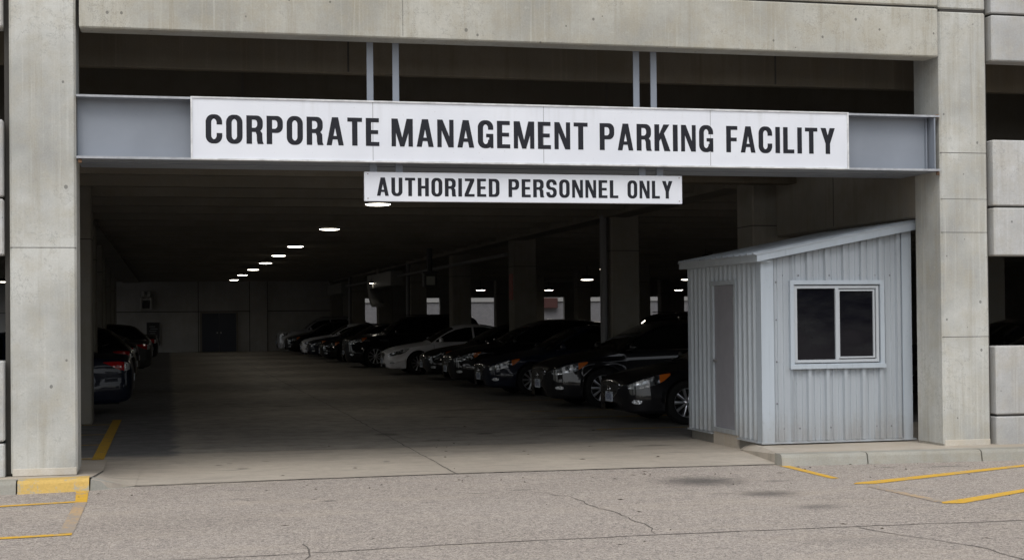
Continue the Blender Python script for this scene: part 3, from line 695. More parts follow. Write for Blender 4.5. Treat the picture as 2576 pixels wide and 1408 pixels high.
b.prism([(X0 - .035, .14), (X0 + .125, .14), (X0 + .125, ztop(X0 + .125)), (X0 - .035, ztop(X0))], 'y', Y0 - .034, Y0 - .0)
b.box(X0 - .036, X0 - .0, Y0 - .033, Y0 + .11, .14, 2.31)
b_obj(b, 'corner_trim', M_trim); b = MB()
b.prism([(X1 - .125, .14), (X1 + .0, .14), (X1 + .0, ztop(X1)), (X1 - .125, ztop(X1 - .125))], 'y', Y0 - .034, Y0 - .0)
b_obj(b, 'corner_trim', M_trim); b = MB()
b.box(X0 - .034, X0, Y1 - .05, Y1 + .01, .14, 2.31)
b_obj(b, 'corner_trim', M_trim); b = MB()
b.box(X0 - .05, X1 + .04, Y0 - .05, Y0 + .03, .125, .145); b.box(X0 - .05, X0 + .02, Y0 + .03, dy0 - .02, .125, .145); b.box(X0 - .05, X0 + .02, dy1 + .02, Y1 + .03, .125, .145)
b_obj(b, 'base_trim', M_trim)
b = MB(); b.box(X0 + .0, X1 - .05, Y0 + .02, Y1 - .02, .0, .122); b_obj(b, 'plinth', concrete('plinth_concrete', (.20, .19, .17), streak=.3, pits=False))
b = MB(); b.box(X0 - .03, X0 + .05, dy0 + .01, dy1 - .01, 0, .17); b_obj(b, 'door_step', M_walk)
# roof
sl = .193; zr = lambda x: 2.375 + (x - 6.79) * sl
b = MB()
xa, xb, ya, yb = 6.79, 8.93, Y0 - .14, Y1 + .1
n = 12; prof = []
yy_ = ya; us = [(ya, 0), (yb, 0)]; k = 0
while ya + .09 + k * .2 < yb - .03:
    c_ = ya + .09 + k * .2; us += [(c_ - .025, 0), (c_ - .012, .022), (c_ + .012, .022), (c_ + .025, 0)]; k += 1
us.sort(); vs_ = []
for (u, d_) in us: vs_ += [(xa - .02, u, zr(xa - .02) + d_ + .006), (xb, u, zr(xb) + d_ + .006), (xa - .02, u, zr(xa - .02) - .006), (xb, u, zr(xb) - .006)]
nn = len(us); fs = []
for i in range(nn - 1):
    a = 4 * i; fs += [(a, a + 4, a + 5, a + 1), (a + 2, a + 3, a + 7, a + 6), (a, a + 2, a + 6, a + 4), (a + 1, a + 5, a + 7, a + 3)]
fs += [(0, 1, 3, 2), (4 * nn - 4, 4 * nn - 2, 4 * nn - 1, 4 * nn - 3)]
b.add(vs_, fs)
b_obj(b, 'roof', simple('roof_metal', (.42, .46, .50), .4, .25, var=.1))
b = MB()
b.prism([(xa, zr(xa) - .085), (xb - .02, zr(xb) - .10), (xb - .02, zr(xb) - .008), (xa, zr(xa) - .008)], 'y', ya + .012, ya + .03)
b_obj(b, 'rake_fascia', M_trim)
b = MB(); b.box(xa, xa + .015, ya + .0305, yb, zr(xa) - .085, zr(xa) - .008)
b.prism([(xa + .015, zr(xa) - .085), (X0 + .05, zr(xa) - .085), (X0 + .05, zr(xa) - .075), (xa + .015, zr(xa) - .075)], 'y', ya + .0305, yb)
b_obj(b, 'eave_fascia', M_sid2)
# window
wn = MB()
fo = .055
def frame(b, x0, x1, z0, z1, w, ya_, yb_, mi=0):
    b.box(x0, x1, ya_, yb_, z1 - w, z1, mi=mi); b.box(x0, x1, ya_, yb_, z0, z0 + w, mi=mi); b.box(x0, x0 + w, ya_, yb_, z0 + w, z1 - w, mi=mi); b.box(x1 - w, x1, ya_, yb_, z0 + w, z1 - w, mi=mi)
frame(wn, wx0 - .01, wx1 + .01, wz0 - .01, wz1 + .01, .05, Y0 - fo, Y0 + .02)
window = b_obj(wn, 'window', M_trim)
b = MB(); frame(b, wx0 + .052, wx1 - .052, wz0 + .052, wz1 - .052, .035, Y0 - .03, Y0 + .03); b.box(7.835, 7.875, Y0 - .032, Y0 + .03, wz0 + .087, wz1 - .087)
frame(b, 7.875, wx1 - .1, wz0 + .1, wz1 - .1, .02, Y0 - .02, Y0 + .02)
b_obj(b, 'frame', simple('window_frame_pale', (.42, .45, .48), .4), window)
m = T('dark_window_glass'); n = m.noise(2.2, 5, .6, m.mapv((1, 1, 2.5))); 
m.set(Base_Color=m.mix(m.ramp(n, .4, .75), (.005, .005, .008), (.011, .012, .014)), Roughness=m.ramp(n, .3, .7, .04, .12), Specular_IOR_Level=.35)
b = MB(); b.box(wx0 + .087, 7.835, Y0 - .004, Y0 + .004, wz0 + .087, wz1 - .087); b.box(7.895, wx1 - .12, Y0 + .0, Y0 + .008, wz0 + .12, wz1 - .12)
b_obj(b, 'pane', m.m, window)
b = MB(); b.box(wx0 - .02, wx1 + .02, Y0 - .075, Y0 - .056, wz0 - .02, wz0 + .03); b_obj(b, 'sill', M_trim, window)
# door
b = MB(); frame(b, dy0, dy1, dz0, dz1 + .0, .055, 0, 1)
bb = MB()
for v0 in range(0, len(b.v), 8):
    ys_ = [p[0] for p in b.v[v0:v0 + 8]]; zs_ = [p[2] for p in b.v[v0:v0 + 8]]
    bb.box(X0 - .045, X0 + .02, min(ys_), max(ys_), min(zs_), max(zs_))
b_obj(bb, 'door_frame', M_sid2)
b = MB(); b.box(X0 - .02, X0 + .02, dy0 + .058, dy1 - .058, dz0 + .02, dz1 - .058, bev=.003); door = b_obj(b, 'door', simple('door_grey', (.235, .235, .26), .45, var=.05))
b = MB()
for zz in (.45, 1.15, 1.78): b.tube((X0 - .035, dy0 + .06, zz), (X0 - .035, dy0 + .06, zz + .1), .012)
b_obj(b, 'hinge', M_met, door)
b = MB(); b.tube((X0 - .02, dy1 - .13, 1.08), (X0 - .065, dy1 - .13, 1.08), .02, 12); b_obj(b, 'handle', M_met, door)
# screws
b = MB()
for zz, n_ in ((.30, 9), (2.13, 9)):
    for k in range(n_ if zz < 1 else 8):
        xx = 7.14 + k * .2; xx += random.uniform(-.04, .04) * 0 + .03
        if xx < X1 - .14: b.lathe([(0, -.006), (.009, -.005), (.011, 0)], (xx, Y0 - .003, zz + (0 if zz < 1 else 0)), 'y', 8)
for zz in (.6, 1.1, 1.6, 2.05):
    b.lathe([(0, -.006), (.009, -.005), (.011, 0)], (X0 + .17, Y0 - .003, zz), 'y', 8); b.lathe([(0, -.006), (.008, -.005), (.01, 0)], (X1 - .145, Y0 - .003, zz), 'y', 8)
b_obj(b, 'screws', simple('screw_grey', (.16, .16, .17), .5))


# ------------------------------------------------------------------ cars
def paint(name, col, metal=.0, rough=.35, coat=.75):
    m = T(name); m.set(Base_Color=col, Metallic=metal, Roughness=rough, Coat_Weight=coat, Coat_Roughness=.03, Specular_IOR_Level=.12); return m.m
P_black = paint('car_paint_black', (.004, .004, .006)); P_navy = paint('car_paint_navy', (.006, .009, .022), coat=.4); P_white = paint('car_paint_white', (.86, .87, .92))
P_silver = paint('car_paint_silver', (.36, .37, .40), .4); P_gray = paint('car_paint_grey', (.06, .06, .065), .3); P_blue = paint('car_paint_blue_grey', (.10, .13, .18), .3)
M_glass = simple('car_glass', (.004, .005, .005), .04, coat=.5, spec=.6)
M_black = simple('black_trim', (.008, .008, .009), .55); M_tyre = simple('tyre_rubber', (.012, .012, .012), .85, spec=.2)
M_chrome = simple('chrome', (.75, .76, .78), .12, 1); M_rim = simple('alloy', (.55, .56, .60), .28, .85)
M_amber = simple('amber_lens', (.50, .12, .012), .2, coat=.6); M_red = simple('red_lens', (.42, .006, .010), .12, coat=1)
M_grbk = simple('grille_black', (.006, .006, .007), .35)
m = T('headlight_lens'); v = m.vor(9); v2 = m.noise(12, 3)
m.set(Base_Color=m.mix(m.ramp(v, .15, .5), (.75, .78, .82), (.10, .11, .12)), Metallic=m.ramp(v2, .45, .55, .1, .9), Roughness=.15, Coat_Weight=1.0, Coat_Roughness=.02).bump(v, .9, .03)
M_head = m.m
m = T('clear_lens'); v = m.vor(30); m.set(Base_Color=(.55, .57, .6), Metallic=.6, Roughness=.15, Coat_Weight=1.0).bump(v, .6, .02); M_clear = m.m
M_plate = simple('plate_white', (.55, .60, .68), .45); M_plch = simple('plate_characters', (.03, .05, .16), .5)

def interp(tab, x):
    if x <= tab[0][0]: return tab[0][1]
    for (a, fa), (b_, fb) in zip(tab, tab[1:]):
        if x <= b_:
            i = tab.index((a, fa)); n = len(tab)
            ma = (fb - tab[i - 1][1]) / (b_ - tab[i - 1][0]) if i > 0 else (fb - fa) / (b_ - a)
            mb = (tab[i + 2][1] - fa) / (tab[i + 2][0] - a) if i + 2 < n else (fb - fa) / (b_ - a)
            s_ = (fb - fa) / (b_ - a)
            lim = lambda m__: 0 if m__ * s_ <= 0 else (min(abs(m__), 2.5 * abs(s_)) * (1 if s_ > 0 else -1))
            ma, mb = lim(ma), lim(mb); t = (x - a) / (b_ - a); h = b_ - a
            return fa * (2 * t**3 - 3 * t**2 + 1) + ma * h * (t**3 - 2 * t**2 + t) + fb * (3 * t**2 - 2 * t**3) + mb * h * (t**3 - t**2)
    return tab[-1][1]

KINDS = {
 'sedan': dict(L=4.85, W=.91, wf=.96, wr=3.78, Rw=.335, RA=.385,
   top=[(0, .60), (.02, .655), (.07, .70), (.18, .755), (.45, .835), (.85, .905), (1.28, .965), (1.33, .985), (1.75, 1.24), (2.1, 1.405), (2.5, 1.475), (2.95, 1.475), (3.4, 1.395), (3.85, 1.22), (4.22, 1.075), (4.45, 1.065), (4.70, 1.045), (4.79, .99), (4.83, .88), (4.85, .75)],
   belt=[(0, .9), (1.3, .92), (2.5, .955), (4.2, 1.0), (4.85, 1.0)],
   win=[(1.50, .965, 1.0), (1.80, .965, 1.175), (2.1, .967, 1.30), (2.42, .972, 1.368), (2.66, .975, 1.385), (2.98, .98, 1.378), (3.25, .985, 1.335), (3.55, .995, 1.24), (3.82, 1.01, 1.09), (3.93, 1.03, 1.045)], split=[(2.62, 2.68)],
   ws=(1.36, 2.07), rw=(3.32, 4.15), mir=1.62),
 'crossover': dict(L=4.85, W=.94, wf=.98, wr=3.80, Rw=.36, RA=.41,
   top=[(0, .66), (.02, .72), (.07, .78), (.18, .84), (.45, .925), (.85, 1.0), (1.2, 1.06), (1.27, 1.085), (1.7, 1.32), (2.05, 1.485), (2.5, 1.57), (3.2, 1.585), (3.9, 1.53), (4.25, 1.45), (4.55, 1.20), (4.68, 1.08), (4.76, .98), (4.83, .85), (4.85, .75)],
   belt=[(0, 1.0), (1.3, 1.01), (2.5, 1.04), (4.85, 1.08)],
   win=[(1.42, 1.045, 1.08), (1.75, 1.045, 1.25), (2.05, 1.047, 1.385), (2.4, 1.05, 1.465), (2.66, 1.055, 1.485), (3.1, 1.06, 1.49), (3.5, 1.07, 1.465), (3.9, 1.09, 1.39), (4.15, 1.12, 1.27), (4.25, 1.15, 1.19)], split=[(2.6, 2.66), (3.48, 3.54)],
   ws=(1.30, 2.0), rw=(4.28, 4.56), mir=1.52),
 'suv': dict(L=4.95, W=.97, wf=.98, wr=3.85, Rw=.385, RA=.44,
   top=[(0, .85), (.02, .93), (.07, .99), (.18, 1.04), (.45, 1.09), (.85, 1.13), (1.3, 1.17), (1.38, 1.20), (1.75, 1.50), (2.05, 1.68), (2.4, 1.75), (3.2, 1.78), (4.2, 1.755), (4.55, 1.68), (4.72, 1.40), (4.80, 1.15), (4.88, 1.0), (4.95, .85)],
   belt=[(0, 1.1), (1.4, 1.12), (2.5, 1.14), (4.95, 1.18)],
   win=[(1.58, 1.15, 1.19), (1.85, 1.15, 1.42), (2.1, 1.15, 1.56), (2.4, 1.155, 1.625), (2.7, 1.155, 1.65), (3.2, 1.16, 1.66), (3.8, 1.17, 1.65), (4.2, 1.18, 1.62), (4.42, 1.20, 1.55), (4.52, 1.26, 1.42)], split=[(2.7, 2.77), (3.62, 3.70)],
   ws=(1.42, 2.02), rw=(4.58, 4.74), mir=1.7)}

def make_car(kind):
    K = KINDS[kind]; L, Wd, wf, wr, RA, Rw = K['L'], K['W'], K['wf'], K['wr'], K['RA'], K['Rw']
    name = {'sedan': 'sedan_car', 'crossover': 'crossover_car', 'suv': 'suv_car'}[kind]
    root = empty(name)
    zn = K['top'][0][1]
    wt_ = [(0, .36), (.03, .52), (.08, .655), (.16, .75), (.3, .825), (.5, .868), (.75, .893), (1.0, .904), (1.3, .908), (3.6, .91), (4.2, .895), (L - .3, .84), (L - .12, .77), (L - .03, .66), (L, .52)]
    zb_ = [(0, zn - .28), (.02, .30), (.06, .22), (.15, .185), (.6, .18), (L - .4, .2), (L - .12, .24), (L - .03, .32), (L, .42)]
    hw = lambda x: interp(wt_, x) / .91 * Wd
    def zl(x):
        z = interp(zb_, x)
        for wx in (wf, wr):
            if abs(x - wx) < RA: z = max(z, Rw + math.sqrt(RA * RA - (x - wx) ** 2) * 1.0)
        return z
    belt = lambda x: interp(K['belt'], x)
    def yb(x, z):
        H_ = belt(x); u = (z - .18) / (H_ - .18)
        base = (.975 + .03 * min(1, u / .32)) if u < .32 else 1.005 - .085 * ((u - .32) / .68) ** 1.2
        # flared arches
        fl = 0
        for wx in (wf, wr):
            d_ = math.hypot(x - wx, z - Rw); fl = max(fl, .022 * math.exp(-((d_ - RA) / .09) ** 2))
        crease = .012 * math.exp(-((z - (belt(x) - .16)) / .035) ** 2)
        return hw(x) * (base + fl + crease)
    xs = set([0, .01, .02, .035, .05, .07, .09, .12, .15, .18, .22, .26, .3, .35, .4, L, L - .01, L - .02, L - .035, L - .05, L - .08, L - .11, L - .15, L - .2, L - .26, L - .33])
    x = .4
    while x < L - .35: xs.add(round(x, 3)); x += .06
    for wx in (wf, wr):
        for k in range(41): xs.add(round(wx - RA * math.cos(math.pi * k / 40) * .9999, 4))
    xs = sorted(xs); xs = [a for i, a in enumerate(xs) if i == 0 or a - xs[i - 1] > .004]
    NS, NG, NT = 12, 6, 9
    def section(x):
        t_ = interp(K['top'], x); bl = belt(x); z0 = zl(x)
        zs = min(bl, t_ - .055 - .02 * min(1, x)); z0 = min(z0, zs - .02)
        P = [(max(.3, hw(x) - .22), z0)]
        for i in range(NS + 1):
            u = i / NS; z = z0 + (zs - z0) * u; P.append((yb(x, z), z))
        ys = P[-1][0]; gh = max(0, t_ - .075 - zs); g = min(1, gh / .12)
        y1 = ys - .05 * g - gh * .46 - (.03 if gh == 0 else 0) * 0; z1 = zs + gh
        for i in range(1, NG + 1):
            u = i / NG; P.append((ys + (y1 - ys) * (u if g > 0 else u), zs + (z1 - zs) * u + 0))
        for i in range(1, NT + 1):
            u = i / NT; e = 2.4 if g > .5 else 1.9
            P.append((y1 * (1 - u), z1 + (t_ - z1) * (1 - (1 - u) ** e)))
        return P
    b = MB(); secs = [section(x) for x in xs]; m_ = len(secs[0]); vs_ = []
    for x, P in zip(xs, secs):
        for (y, z) in P: vs_.append((x, y, z))
        for (y, z) in P[:-1][::-1]: vs_.append((x, -y, z))
    w_ = 2 * m_ - 1; fs = []
    for i in range(len(xs) - 1):
        for j in range(w_ - 1): fs.append((i * w_ + j, i * w_ + j + 1, (i + 1) * w_ + j + 1, (i + 1) * w_ + j))
    fs += [list(range(w_)), list(range((len(xs) - 1) * w_, len(xs) * w_))[::-1]]
    b.add(vs_, fs, 0, True)
    body = b.build('body', P_black, root)
    bm = bmesh.new(); bm.from_mesh(body.data); bvh = BVHTree.FromBMesh(bm); bm.free()
    def cast(o_, d_):
        h = bvh.ray_cast(Vector(o_), Vector(d_).normalized(), 10)
        return h
    def patch(b, rows, d_, off=.004, th=.012, mi=0, n=6, sub=4, smooth=True):
        """rows: list of (u, v0, v1, maker) -> grid of raycast points"""
        grid = []
        for (o_list) in rows:
            col = []
            for o_ in o_list:
                h = cast(o_, d_)
                if h[0] is None: col.append(None)
                else:
                    nn = h[1] if h[1].dot(Vector(d_)) < 0 else -h[1]
                    col.append((h[0] + nn * off, h[0] - nn * th))
            grid.append(col)
        for i in range(len(grid) - 1):
            for j in range(len(grid[i]) - 1):
                c4 = (grid[i][j], grid[i + 1][j], grid[i + 1][j + 1], grid[i][j + 1])
                if any(c is None for c in c4): continue
                o = len(b.v); b.add([tuple(c[0]) for c in c4], [(0, 1, 2, 3)], mi, smooth)
                for e in range(4):
                    nb_ = [(i, j - 1), (i + 1, j), (i, j + 1), (i - 1, j)][e]
                    gi, gj = nb_
                    if not (0 <= gi < len(grid) - 1 and 0 <= gj < len(grid[i]) - 1):
                        a_, c_ = c4[e], c4[(e + 1) % 4]
                        b.add([tuple(a_[0]), tuple(c_[0]), tuple(c_[1]), tuple(a_[1])], [(0, 1, 2, 3)], mi, False)
    def cols_side(tab, sgn, nx=5, nz=5):
        rows = []
        for (p, q_) in zip(tab, tab[1:]):
            for k in range(nx):
                t = k / nx; rows.append((p[0] + (q_[0] - p[0]) * t, p[1] + (q_[1] - p[1]) * t, p[2] + (q_[2] - p[2]) * t))
        rows.append(tab[-1])
        return [[(r[0], sgn * 3, r[1] + (r[2] - r[1]) * k / nz) for k in range(nz + 1)] for r in rows]
    def cols_front(tab, nx=3, nz=5, x0=-3):
        rows = []
        for (p, q_) in zip(tab, tab[1:]):
            for k in range(nx):
                t = k / nx; rows.append((p[0] + (q_[0] - p[0]) * t, p[1] + (q_[1] - p[1]) * t, p[2] + (q_[2] - p[2]) * t))
        rows.append(tab[-1])
        return [[(x0, r[0], r[1] + (r[2] - r[1]) * k / nz) for k in range(nz + 1)] for r in rows]
    def part(nm, mat, fill, parent=None):
        b = MB(); fill(b)
        return b.build(nm, mat, parent or root, fixn=False)
    win = K['win']
    def cut(tab, a, c_):
        def at(x):
            for p, q_ in zip(tab, tab[1:]):
                if p[0] <= x <= q_[0]:
                    t = (x - p[0]) / (q_[0] - p[0]); return (x, p[1] + (q_[1] - p[1]) * t, p[2] + (q_[2] - p[2]) * t)
        return [at(a)] + [p for p in tab if a < p[0] < c_] + [at(c_)]
    zs_ = zn - (.60 if kind == 'sedan' else .60)     # vertical offset of the face of the car
    for sg in (-1, 1):
        d_ = (0, -sg, 0)
        xsplit = [win[0][0]] + [v for s_ in K['split'] for v in s_] + [win[-1][0]]
        for i in range(0, len(xsplit), 2):
            part('side_window', M_glass, lambda b: patch(b, cols_side(cut(win, xsplit[i], xsplit[i + 1]), sg, nx=3), d_, off=.003))
        part('window_trim', M_chrome, lambda b: patch(b, cols_side([(w[0], w[1] - .018, w[1] - .004) for w in win], sg, 2, 1), d_, off=.008))
        part('door_seam', M_black, lambda b: [patch(b, cols_side([(xx, .30, win[0][1] - .02), (xx + .008, .30, win[0][1] - .02)], sg, 1, 8), d_, off=.0015, th=.003) for xx in (1.42, 2.63)] and None)
        for xx in (2.38, 3.4):
            b = MB(); y_ = yb(xx, .84 + zs_ * .6); b.box(xx - .1, xx + .09, sg * (y_ + .012) - .012, sg * (y_ + .012) + .012, .83 + zs_ * .6, .855 + zs_ * .6, bev=.008); b.build('door_handle', M_chrome if kind != 'suv' else P_black, root)
        # headlight
        z_ = zs_
        part_h = part('headlight', M_head, lambda b: patch(b, cols_side([(.075, .555 + z_, .600 + z_), (.14, .548 + z_, .645 + z_), (.25, .563 + z_, .690 + z_), (.36, .59 + z_, .725 + z_), (.46, .62 + z_, .750 + z_), (.51, .640 + z_, .760 + z_)], sg, 4, 5), d_, off=.006))
        part('turn_signal', M_amber, lambda b: patch(b, cols_side([(.51, .640 + z_, .760 + z_), (.58, .675 + z_, .772 + z_), (.68, .758 + z_, .785 + z_)], sg, 4, 4), d_, off=.006), part_h)
        # fog lamp
        part('fog_lamp', M_clear, lambda b: patch(b, cols_side([(.115, .345 + z_ * .4, .365 + z_ * .4), (.14, .325 + z_ * .4, .385 + z_ * .4), (.2, .322 + z_ * .4, .388 + z_ * .4), (.24, .34 + z_ * .4, .37 + z_ * .4)], sg, 3, 3), d_, off=.006))
        # tail light: side wedge plus rear face
        tz = .80 + z_ * .7; e = L - 4.85
        def tl(b):
            patch(b, cols_side([(4.34 + e, tz + .115, tz + .125), (4.48 + e, tz + .055, tz + .135), (4.6 + e, tz + .0, tz + .138), (4.70 + e, tz - .03, tz + .125)], sg, 4, 4), d_, off=.006)
        tlo = part('taillight', M_red, tl)
        part('reverse_lamp', M_clear, lambda b: patch(b, cols_side([(4.70 + e, tz - .035, tz + .13), (4.76 + e, tz - .02, tz + .115), (4.79 + e, tz + .0, tz + .09)], sg, 3, 3), d_, off=.0055), tlo)
        b2 = MB(); b2.lathe([(0, 0), (.045, 0), (.05, .02), (.0, .03)], (0, 0, 0), 'x', 12) 
        # mirror
        b = MB(); mx, my, mz = K['mir'], sg * (hw(K['mir']) + .07), win[0][1] + .045
        n1, n2 = 14, 8; vs_ = []; fs = []
        for i in range(n2 + 1):
            for j in range(n1):
                a = math.pi * i / n2; c_ = 2 * math.pi * j / n1
                sx = math.copysign(abs(math.sin(a) * math.cos(c_)) ** .8, math.sin(a) * math.cos(c_)); sz = math.copysign(abs(math.sin(a) * math.sin(c_)) ** .8, math.sin(a) * math.sin(c_))
                vs_.append((mx + .07 * sx + (.03 if sx > 0 else 0) * 0, my + .12 * math.cos(a), mz + .075 * sz))
        for i in range(n2):
            for j in range(n1): fs.append((i * n1 + j, i * n1 + (j + 1) % n1, (i + 1) * n1 + (j + 1) % n1, (i + 1) * n1 + j))
        b.add(vs_, fs, 0, True); b.box(mx - .03, mx + .03, my - sg * .16 - .05, my - sg * .16 + .05, mz - .07, mz - .03, bev=.01)
        b.build('mirror', P_black, root)
        # wheels
        for wx in (wf, wr):
            yo = sg * (Wd - .035)     # outer face
            b = MB(); s_ = -sg; r0_ = Rw * .70
            b.lathe([(r0_, 0), (r0_ + .004, s_ * -.004), (r0_ - .012, s_ * -.006), (r0_ - .02, s_ * .01), (r0_ - .03, s_ * .06), (r0_ - .035, s_ * .17)], (wx, yo - sg * .012, Rw), 'y', 40)
            b.lathe([(.0, s_ * -.008), (.022, s_ * -.008), (.032, s_ * .0), (.045, s_ * .012), (.07, s_ * .016), (.07, s_ * .05)], (wx, yo - sg * .012, Rw), 'y', 20)
            for k in range(10):
                a = 2 * math.pi * (k + .5) / 10 + (.3 if wx == wf else 0); ca, sa = math.cos(a), math.sin(a)
                def Q(r_, t_, h): return (wx + ca * r_ - sa * t_, yo - sg * .012 + s_ * h, Rw + sa * r_ + ca * t_)
                ra, rb = .045, r0_ - .012
                vs_ = [Q(ra, -.012, .014), Q(ra, .012, .014), Q(rb, .021, .004), Q(rb, -.021, .004), Q(ra, -.016, .04), Q(ra, .016, .04), Q(rb, .026, .035), Q(rb, -.026, .035), Q(ra, 0, .008), Q(rb, 0, -.001)]
                b.add(vs_, [(0, 8, 9, 3), (8, 1, 2, 9), (1, 5, 6, 2), (0, 3, 7, 4), (4, 7, 6, 5)], 0, False)
            wh = b.build('wheel', M_rim, root, fixn=False)
            b = MB(); b.lathe([(r0_ - .01, .0), (r0_ + .012, -.004), (r0_ + .045, -.012), (Rw - .03, -.008), (Rw - .006, .008), (Rw, .03), (Rw, .19), (Rw - .006, .21), (Rw - .03, .225), (r0_, .22)] if s_ > 0 else
                              [(r0_ - .01, -.0), (r0_ + .012, .004), (r0_ + .045, .012), (Rw - .03, .008), (Rw - .006, -.008), (Rw, -.03), (Rw, -.19), (Rw - .006, -.21), (Rw - .03, -.225), (r0_, -.22)], (wx, yo - sg * .005, Rw), 'y', 40)
            b.lathe([(0, s_ * .075), (r0_ - .03, s_ * .075)], (wx, yo, Rw), 'y', 24)
            b.build('tyre', M_tyre, wh, fixn=False)
    # glass front and rear
    def top_rows(x0, x1, n, yfun, m=12, z0=3):
        out = []
        for i in range(n + 1):
            x = x0 + (x1 - x0) * i / n; yw = yfun(x); out.append([(x, -yw + 2 * yw * k / m, z0) for k in range(m + 1)])
        return out
    def roof_y(x):
        P = section(x); return P[1 + NS + NG][0] - .035
    ws = K['ws']; rw_ = K['rw']
    part('windshield', M_glass, lambda b: patch(b, top_rows(ws[0], ws[1], 12, roof_y), (0, 0, -1), off=.003))
    part('rear_window', M_glass, lambda b: patch(b, top_rows(rw_[0], rw_[1], 10, roof_y), (0, 0, -1), off=.003))
    # face: grille, bumper intake, plate, emblem
    z_ = zs_
    gr = part('grille', M_grbk, lambda b: patch(b, cols_front([(-.40, .56 + z_, .60 + z_), (-.36, .49 + z_, .615 + z_), (-.22, .42 + z_, .635 + z_), (0, .405 + z_, .645 + z_), (.22, .42 + z_, .635 + z_), (.36, .49 + z_, .615 + z_), (.40, .56 + z_, .60 + z_)], 3, 5), (1, 0, 0), off=.004))
    def slats(b):
        for zz in (.46, .50, .54, .58): patch(b, cols_front([(-.33 + abs(.5 - zz) * .3, zz + z_, zz + .010 + z_), (.33 - abs(.5 - zz) * .3, zz + z_, zz + .010 + z_)], 10, 1), (1, 0, 0), off=.012)
    part('slats', simple('slat_dark_chrome', (.25, .25, .26), .25, 1) if kind == 'sedan' else bpy.data.materials['slat_dark_chrome'], slats, gr)
    tp = [(-.40, .60), (-.36, .617), (-.22, .637), (0, .647), (.22, .637), (.36, .617), (.40, .60)]
    lo = [(-.40, .56), (-.36, .49), (-.22, .42), (0, .405), (.22, .42), (.36, .49), (.40, .56)]
    part('surround', M_chrome, lambda b: patch(b, cols_front([(y, z + z_, z + .014 + z_) for y, z in tp], 3, 1), (1, 0, 0), off=.014), gr)
    part('surround', M_chrome, lambda b: patch(b, cols_front([(y, z - .014 + z_, z + z_) for y, z in lo], 3, 1), (1, 0, 0), off=.014), gr)
    h = cast((-3, 0, .53 + z_), (1, 0, 0))[0]
    b = MB(); b.lathe([(.045, -.012), (.056, -.016), (.066, -.012), (.066, 0), (.045, 0)], (h.x - .006, 0, h.z), 'x', 20, closed=True); b.build('emblem', M_chrome, gr)
    part('bumper_intake', M_black, lambda b: patch(b, cols_front([(-.5, .275, .31), (-.42, .255, .34), (0, .25, .35), (.42, .255, .34), (.5, .275, .31)], 4, 3), (1, 0, 0), off=.004))
    pz = .335 + z_ * .4
    hx = min((cast((-3, yy, zz), (1, 0, 0))[0] or h).x for yy in (-.12, 0, .12) for zz in (pz, pz + .08, pz + .15)); h = Vector((hx + .025, 0, 0))
    b = MB(); b.box(h.x - .045, h.x - .03, -.155, .155, pz, pz + .155, bev=.004); b.box(h.x - .03, h.x + .02, -.13, .13, pz + .03, pz + .12)
    pl_ = b.build('number_plate', M_plate, root)
    b = MB()
    for k in range(6):
        y0 = -.125 + k * .042; b.box(h.x - .0475, h.x - .0452, y0, y0 + .012, pz + .035, pz + .115)
        b.box(h.x - .0475, h.x - .0452, y0 + .012, y0 + .03, pz + (.035, .07, .1, .035, .1, .07)[k], pz + (.047, .082, .115, .047, .115, .082)[k])
    b.box(h.x - .0475, h.x - .0452, -.07, .07, pz + .128, pz + .14); b.build('characters', M_plch, pl_)
    # rear plate and under tray
    hr = cast((L + 3, 0, .62 + z_ * .5), (-1, 0, 0))[0]
    b = MB(); b.box(hr.x + .004, hr.x + .016, -.155, .155, .56 + z_ * .5, .70 + z_ * .5, bev=.004); b.build('number_plate', M_plate, root)
    b = MB(); b.box(.25, L - .25, -(Wd - .3), Wd - .3, .17, .30); b.box(wf - RA - .02, wf + RA + .02, -(Wd - .24), Wd - .24, .30, Rw + RA - .005); b.box(wr - RA - .02, wr + RA + .02, -(Wd - .24), Wd - .24, .30, Rw + RA - .005)
    b.build('undertray', M_black, root)
    if kind == 'suv':
        for sg in (-1, 1):
            b = MB(); b.box(2.3, 4.3, sg * .60 - .02, sg * .60 + .02, 1.775, 1.80, bev=.008); b.build('roof_rail', M_black, root)
    return root

PROTO = {}; USED = set()
def place_car(kind, x, y, rz, pt, label, group):
    if kind not in PROTO: PROTO[kind] = make_car(kind); e = PROTO[kind]
    else: e = dup(PROTO[kind])
    e.location = (x, y, .008); e.rotation_euler = (0, 0, R(rz)); tag(e, label, 'suv' if kind == 'suv' else 'car', group)
    for ch in e.children:
        if ch.name.split('.')[0] in ('body', 'mirror'):
            ch.material_slots[0].link = 'OBJECT'; ch.material_slots[0].material = pt
        if pt in (P_white, P_silver) and ch.name.startswith('headlight'):
            for g_ in ch.children: g_.material_slots[0].link = 'OBJECT'; g_.material_slots[0].material = M_clear
    return e
GR = 'cars parked nose out along the right side of the drive lane'; GL = 'cars parked tail out along the left side of the drive lane'; GB = 'cars parked in the bays behind the right row'
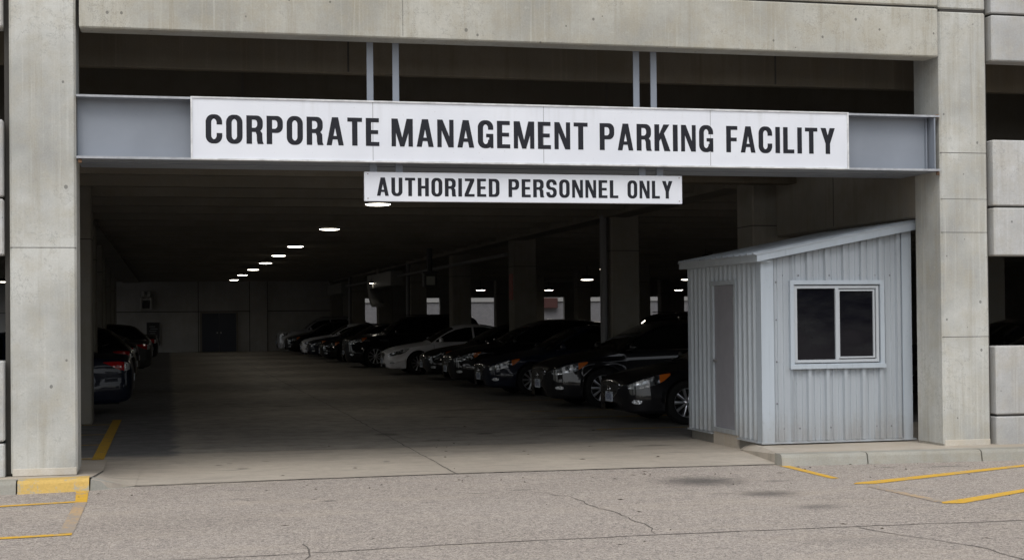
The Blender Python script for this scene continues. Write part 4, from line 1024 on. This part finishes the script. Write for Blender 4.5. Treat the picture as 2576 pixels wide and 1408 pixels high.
# (kind, nose x, centre y, rotation, paint, label)
RIGHT = [('sedan', 6.70, 21.95, 2, P_black, 'black sedan nearest the entrance, its front wheel cut off by the guard booth'),
 ('crossover', 6.66, 26.35, 2, P_black, 'second black car from the guard booth with chrome barred grille'),
 ('sedan', 6.52, 31.0, 2, P_navy, 'third dark car from the booth, half its front wheel behind the next plate'),
 ('crossover', 6.58, 35.2, 1, P_black, 'fourth dark car from the booth with lamp glint on its tall side windows'),
 ('sedan', 6.72, 39.5, 1, P_black, 'low black sedan right beside the white sedan, on its booth side'),
 ('sedan', 6.25, 43.8, 1, P_white, 'white sedan in the middle of the row of black cars'),
 ('suv', 5.92, 50.9, 1, P_black, 'tall black utility vehicle just beyond the white sedan'),
 ('sedan', 5.80, 58.0, 0, P_black, 'dark car just beyond the tall black utility vehicle'),
 ('sedan', 5.75, 62.5, 0, P_navy, 'dark car tucked beside the far white car'),
 ('sedan', 5.85, 67.0, 0, P_white, 'small looking white car far down the right row'),
 ('crossover', 5.55, 72.4, 0, P_black, 'black car far down the row between the far white car and the silver one'),
 ('suv', 5.50, 77.3, 0, P_silver, 'silver boxy vehicle at the far end of the row by the back wall')]
for (k, x, y, rz, pt, l) in RIGHT: place_car(k, x, y, rz, pt, l, GR)
LEFT = [('sedan', -.62, 27.9, P_navy, 'dark blue sedan nearest the entrance on the left, red tail light by the pillar'),
 ('crossover', -.72, 35.5, P_black, 'black car second on the left, its tail light just above the blue sedan'),
 ('sedan', -.80, 42.7, P_black, 'black car on the left between the black hatch and the grey coupe'),
 ('sedan', -.50, 48.0, P_gray, 'dark grey coupe third tail light along the left row'),
 ('crossover', -.55, 55.0, P_black, 'black car just behind the grey coupe in the left row'),
 ('sedan', -.40, 61.5, P_black, 'black car second from the far end of the left row'),
 ('sedan', -.45, 68.5, P_black, 'black car at the far end of the left row by the notice board')]
for (k, x, y, pt, l) in LEFT: place_car(k, x - KINDS[k]['L'], y, 0, pt, l, GL)
for (k, x, y, pt, l) in (('sedan', 11.95, 21.2, P_blue, 'blue grey car glimpsed in the gap between booth and right pillar'),
                         ('crossover', 13.4, 25.0, P_black, 'dark car seen through the opening right of the right pillar'),
                         ('suv', 12.4, 35.0, P_black, 'dark vehicle whose roof shows behind the second car from the booth'),
                         ('crossover', 12.0, 56.0, P_black, 'black car behind the white sedan, its lamps catching light'),
                         ('suv', 12.6, 43.5, P_black, 'dark vehicle behind the third column with its roof just showing')):
    place_car(k, x, y, 0, pt, l, GB)

# ------------------------------------------------------------------ wooded edge of the lot on the street side
rnd = random.Random(3); b = MB()
for k in range(26):
    cx = -62 + k * 5 + rnd.uniform(-1.5, 1.5); cy = -38 + rnd.uniform(-5, 5); hh = rnd.uniform(3.5, 8)
    b.tube((cx, cy, 0), (cx, cy, hh * .6), .22, 8, 1)
    for q_ in range(230):
        a = rnd.uniform(0, 6.28); z = rnd.uniform(.18, 1) ; rr_ = 2.9 * math.sqrt(max(.02, 1 - ((z - .55) / .5) ** 2)) * rnd.uniform(.4, 1.05)
        p = Vector((cx + rr_ * math.cos(a), cy + rr_ * math.sin(a), z * hh)); u_ = Vector((rnd.uniform(-1, 1), rnd.uniform(-1, 1), rnd.uniform(-1, 1))).normalized() * rnd.uniform(.4, .8); w_ = u_.orthogonal()
        b.add([p - u_, p + w_ * .6, p + u_, p - w_ * .6], [(0, 1, 2, 3)], 0)
tl_ = b.build('tree_line', [simple('foliage', (.05, .075, .03), .8), simple('bark', (.08, .06, .045), .9)], fixn=False)
tag(tl_, 'belt of leafy trees along the far edge of the lot', 'trees', kind='stuff')
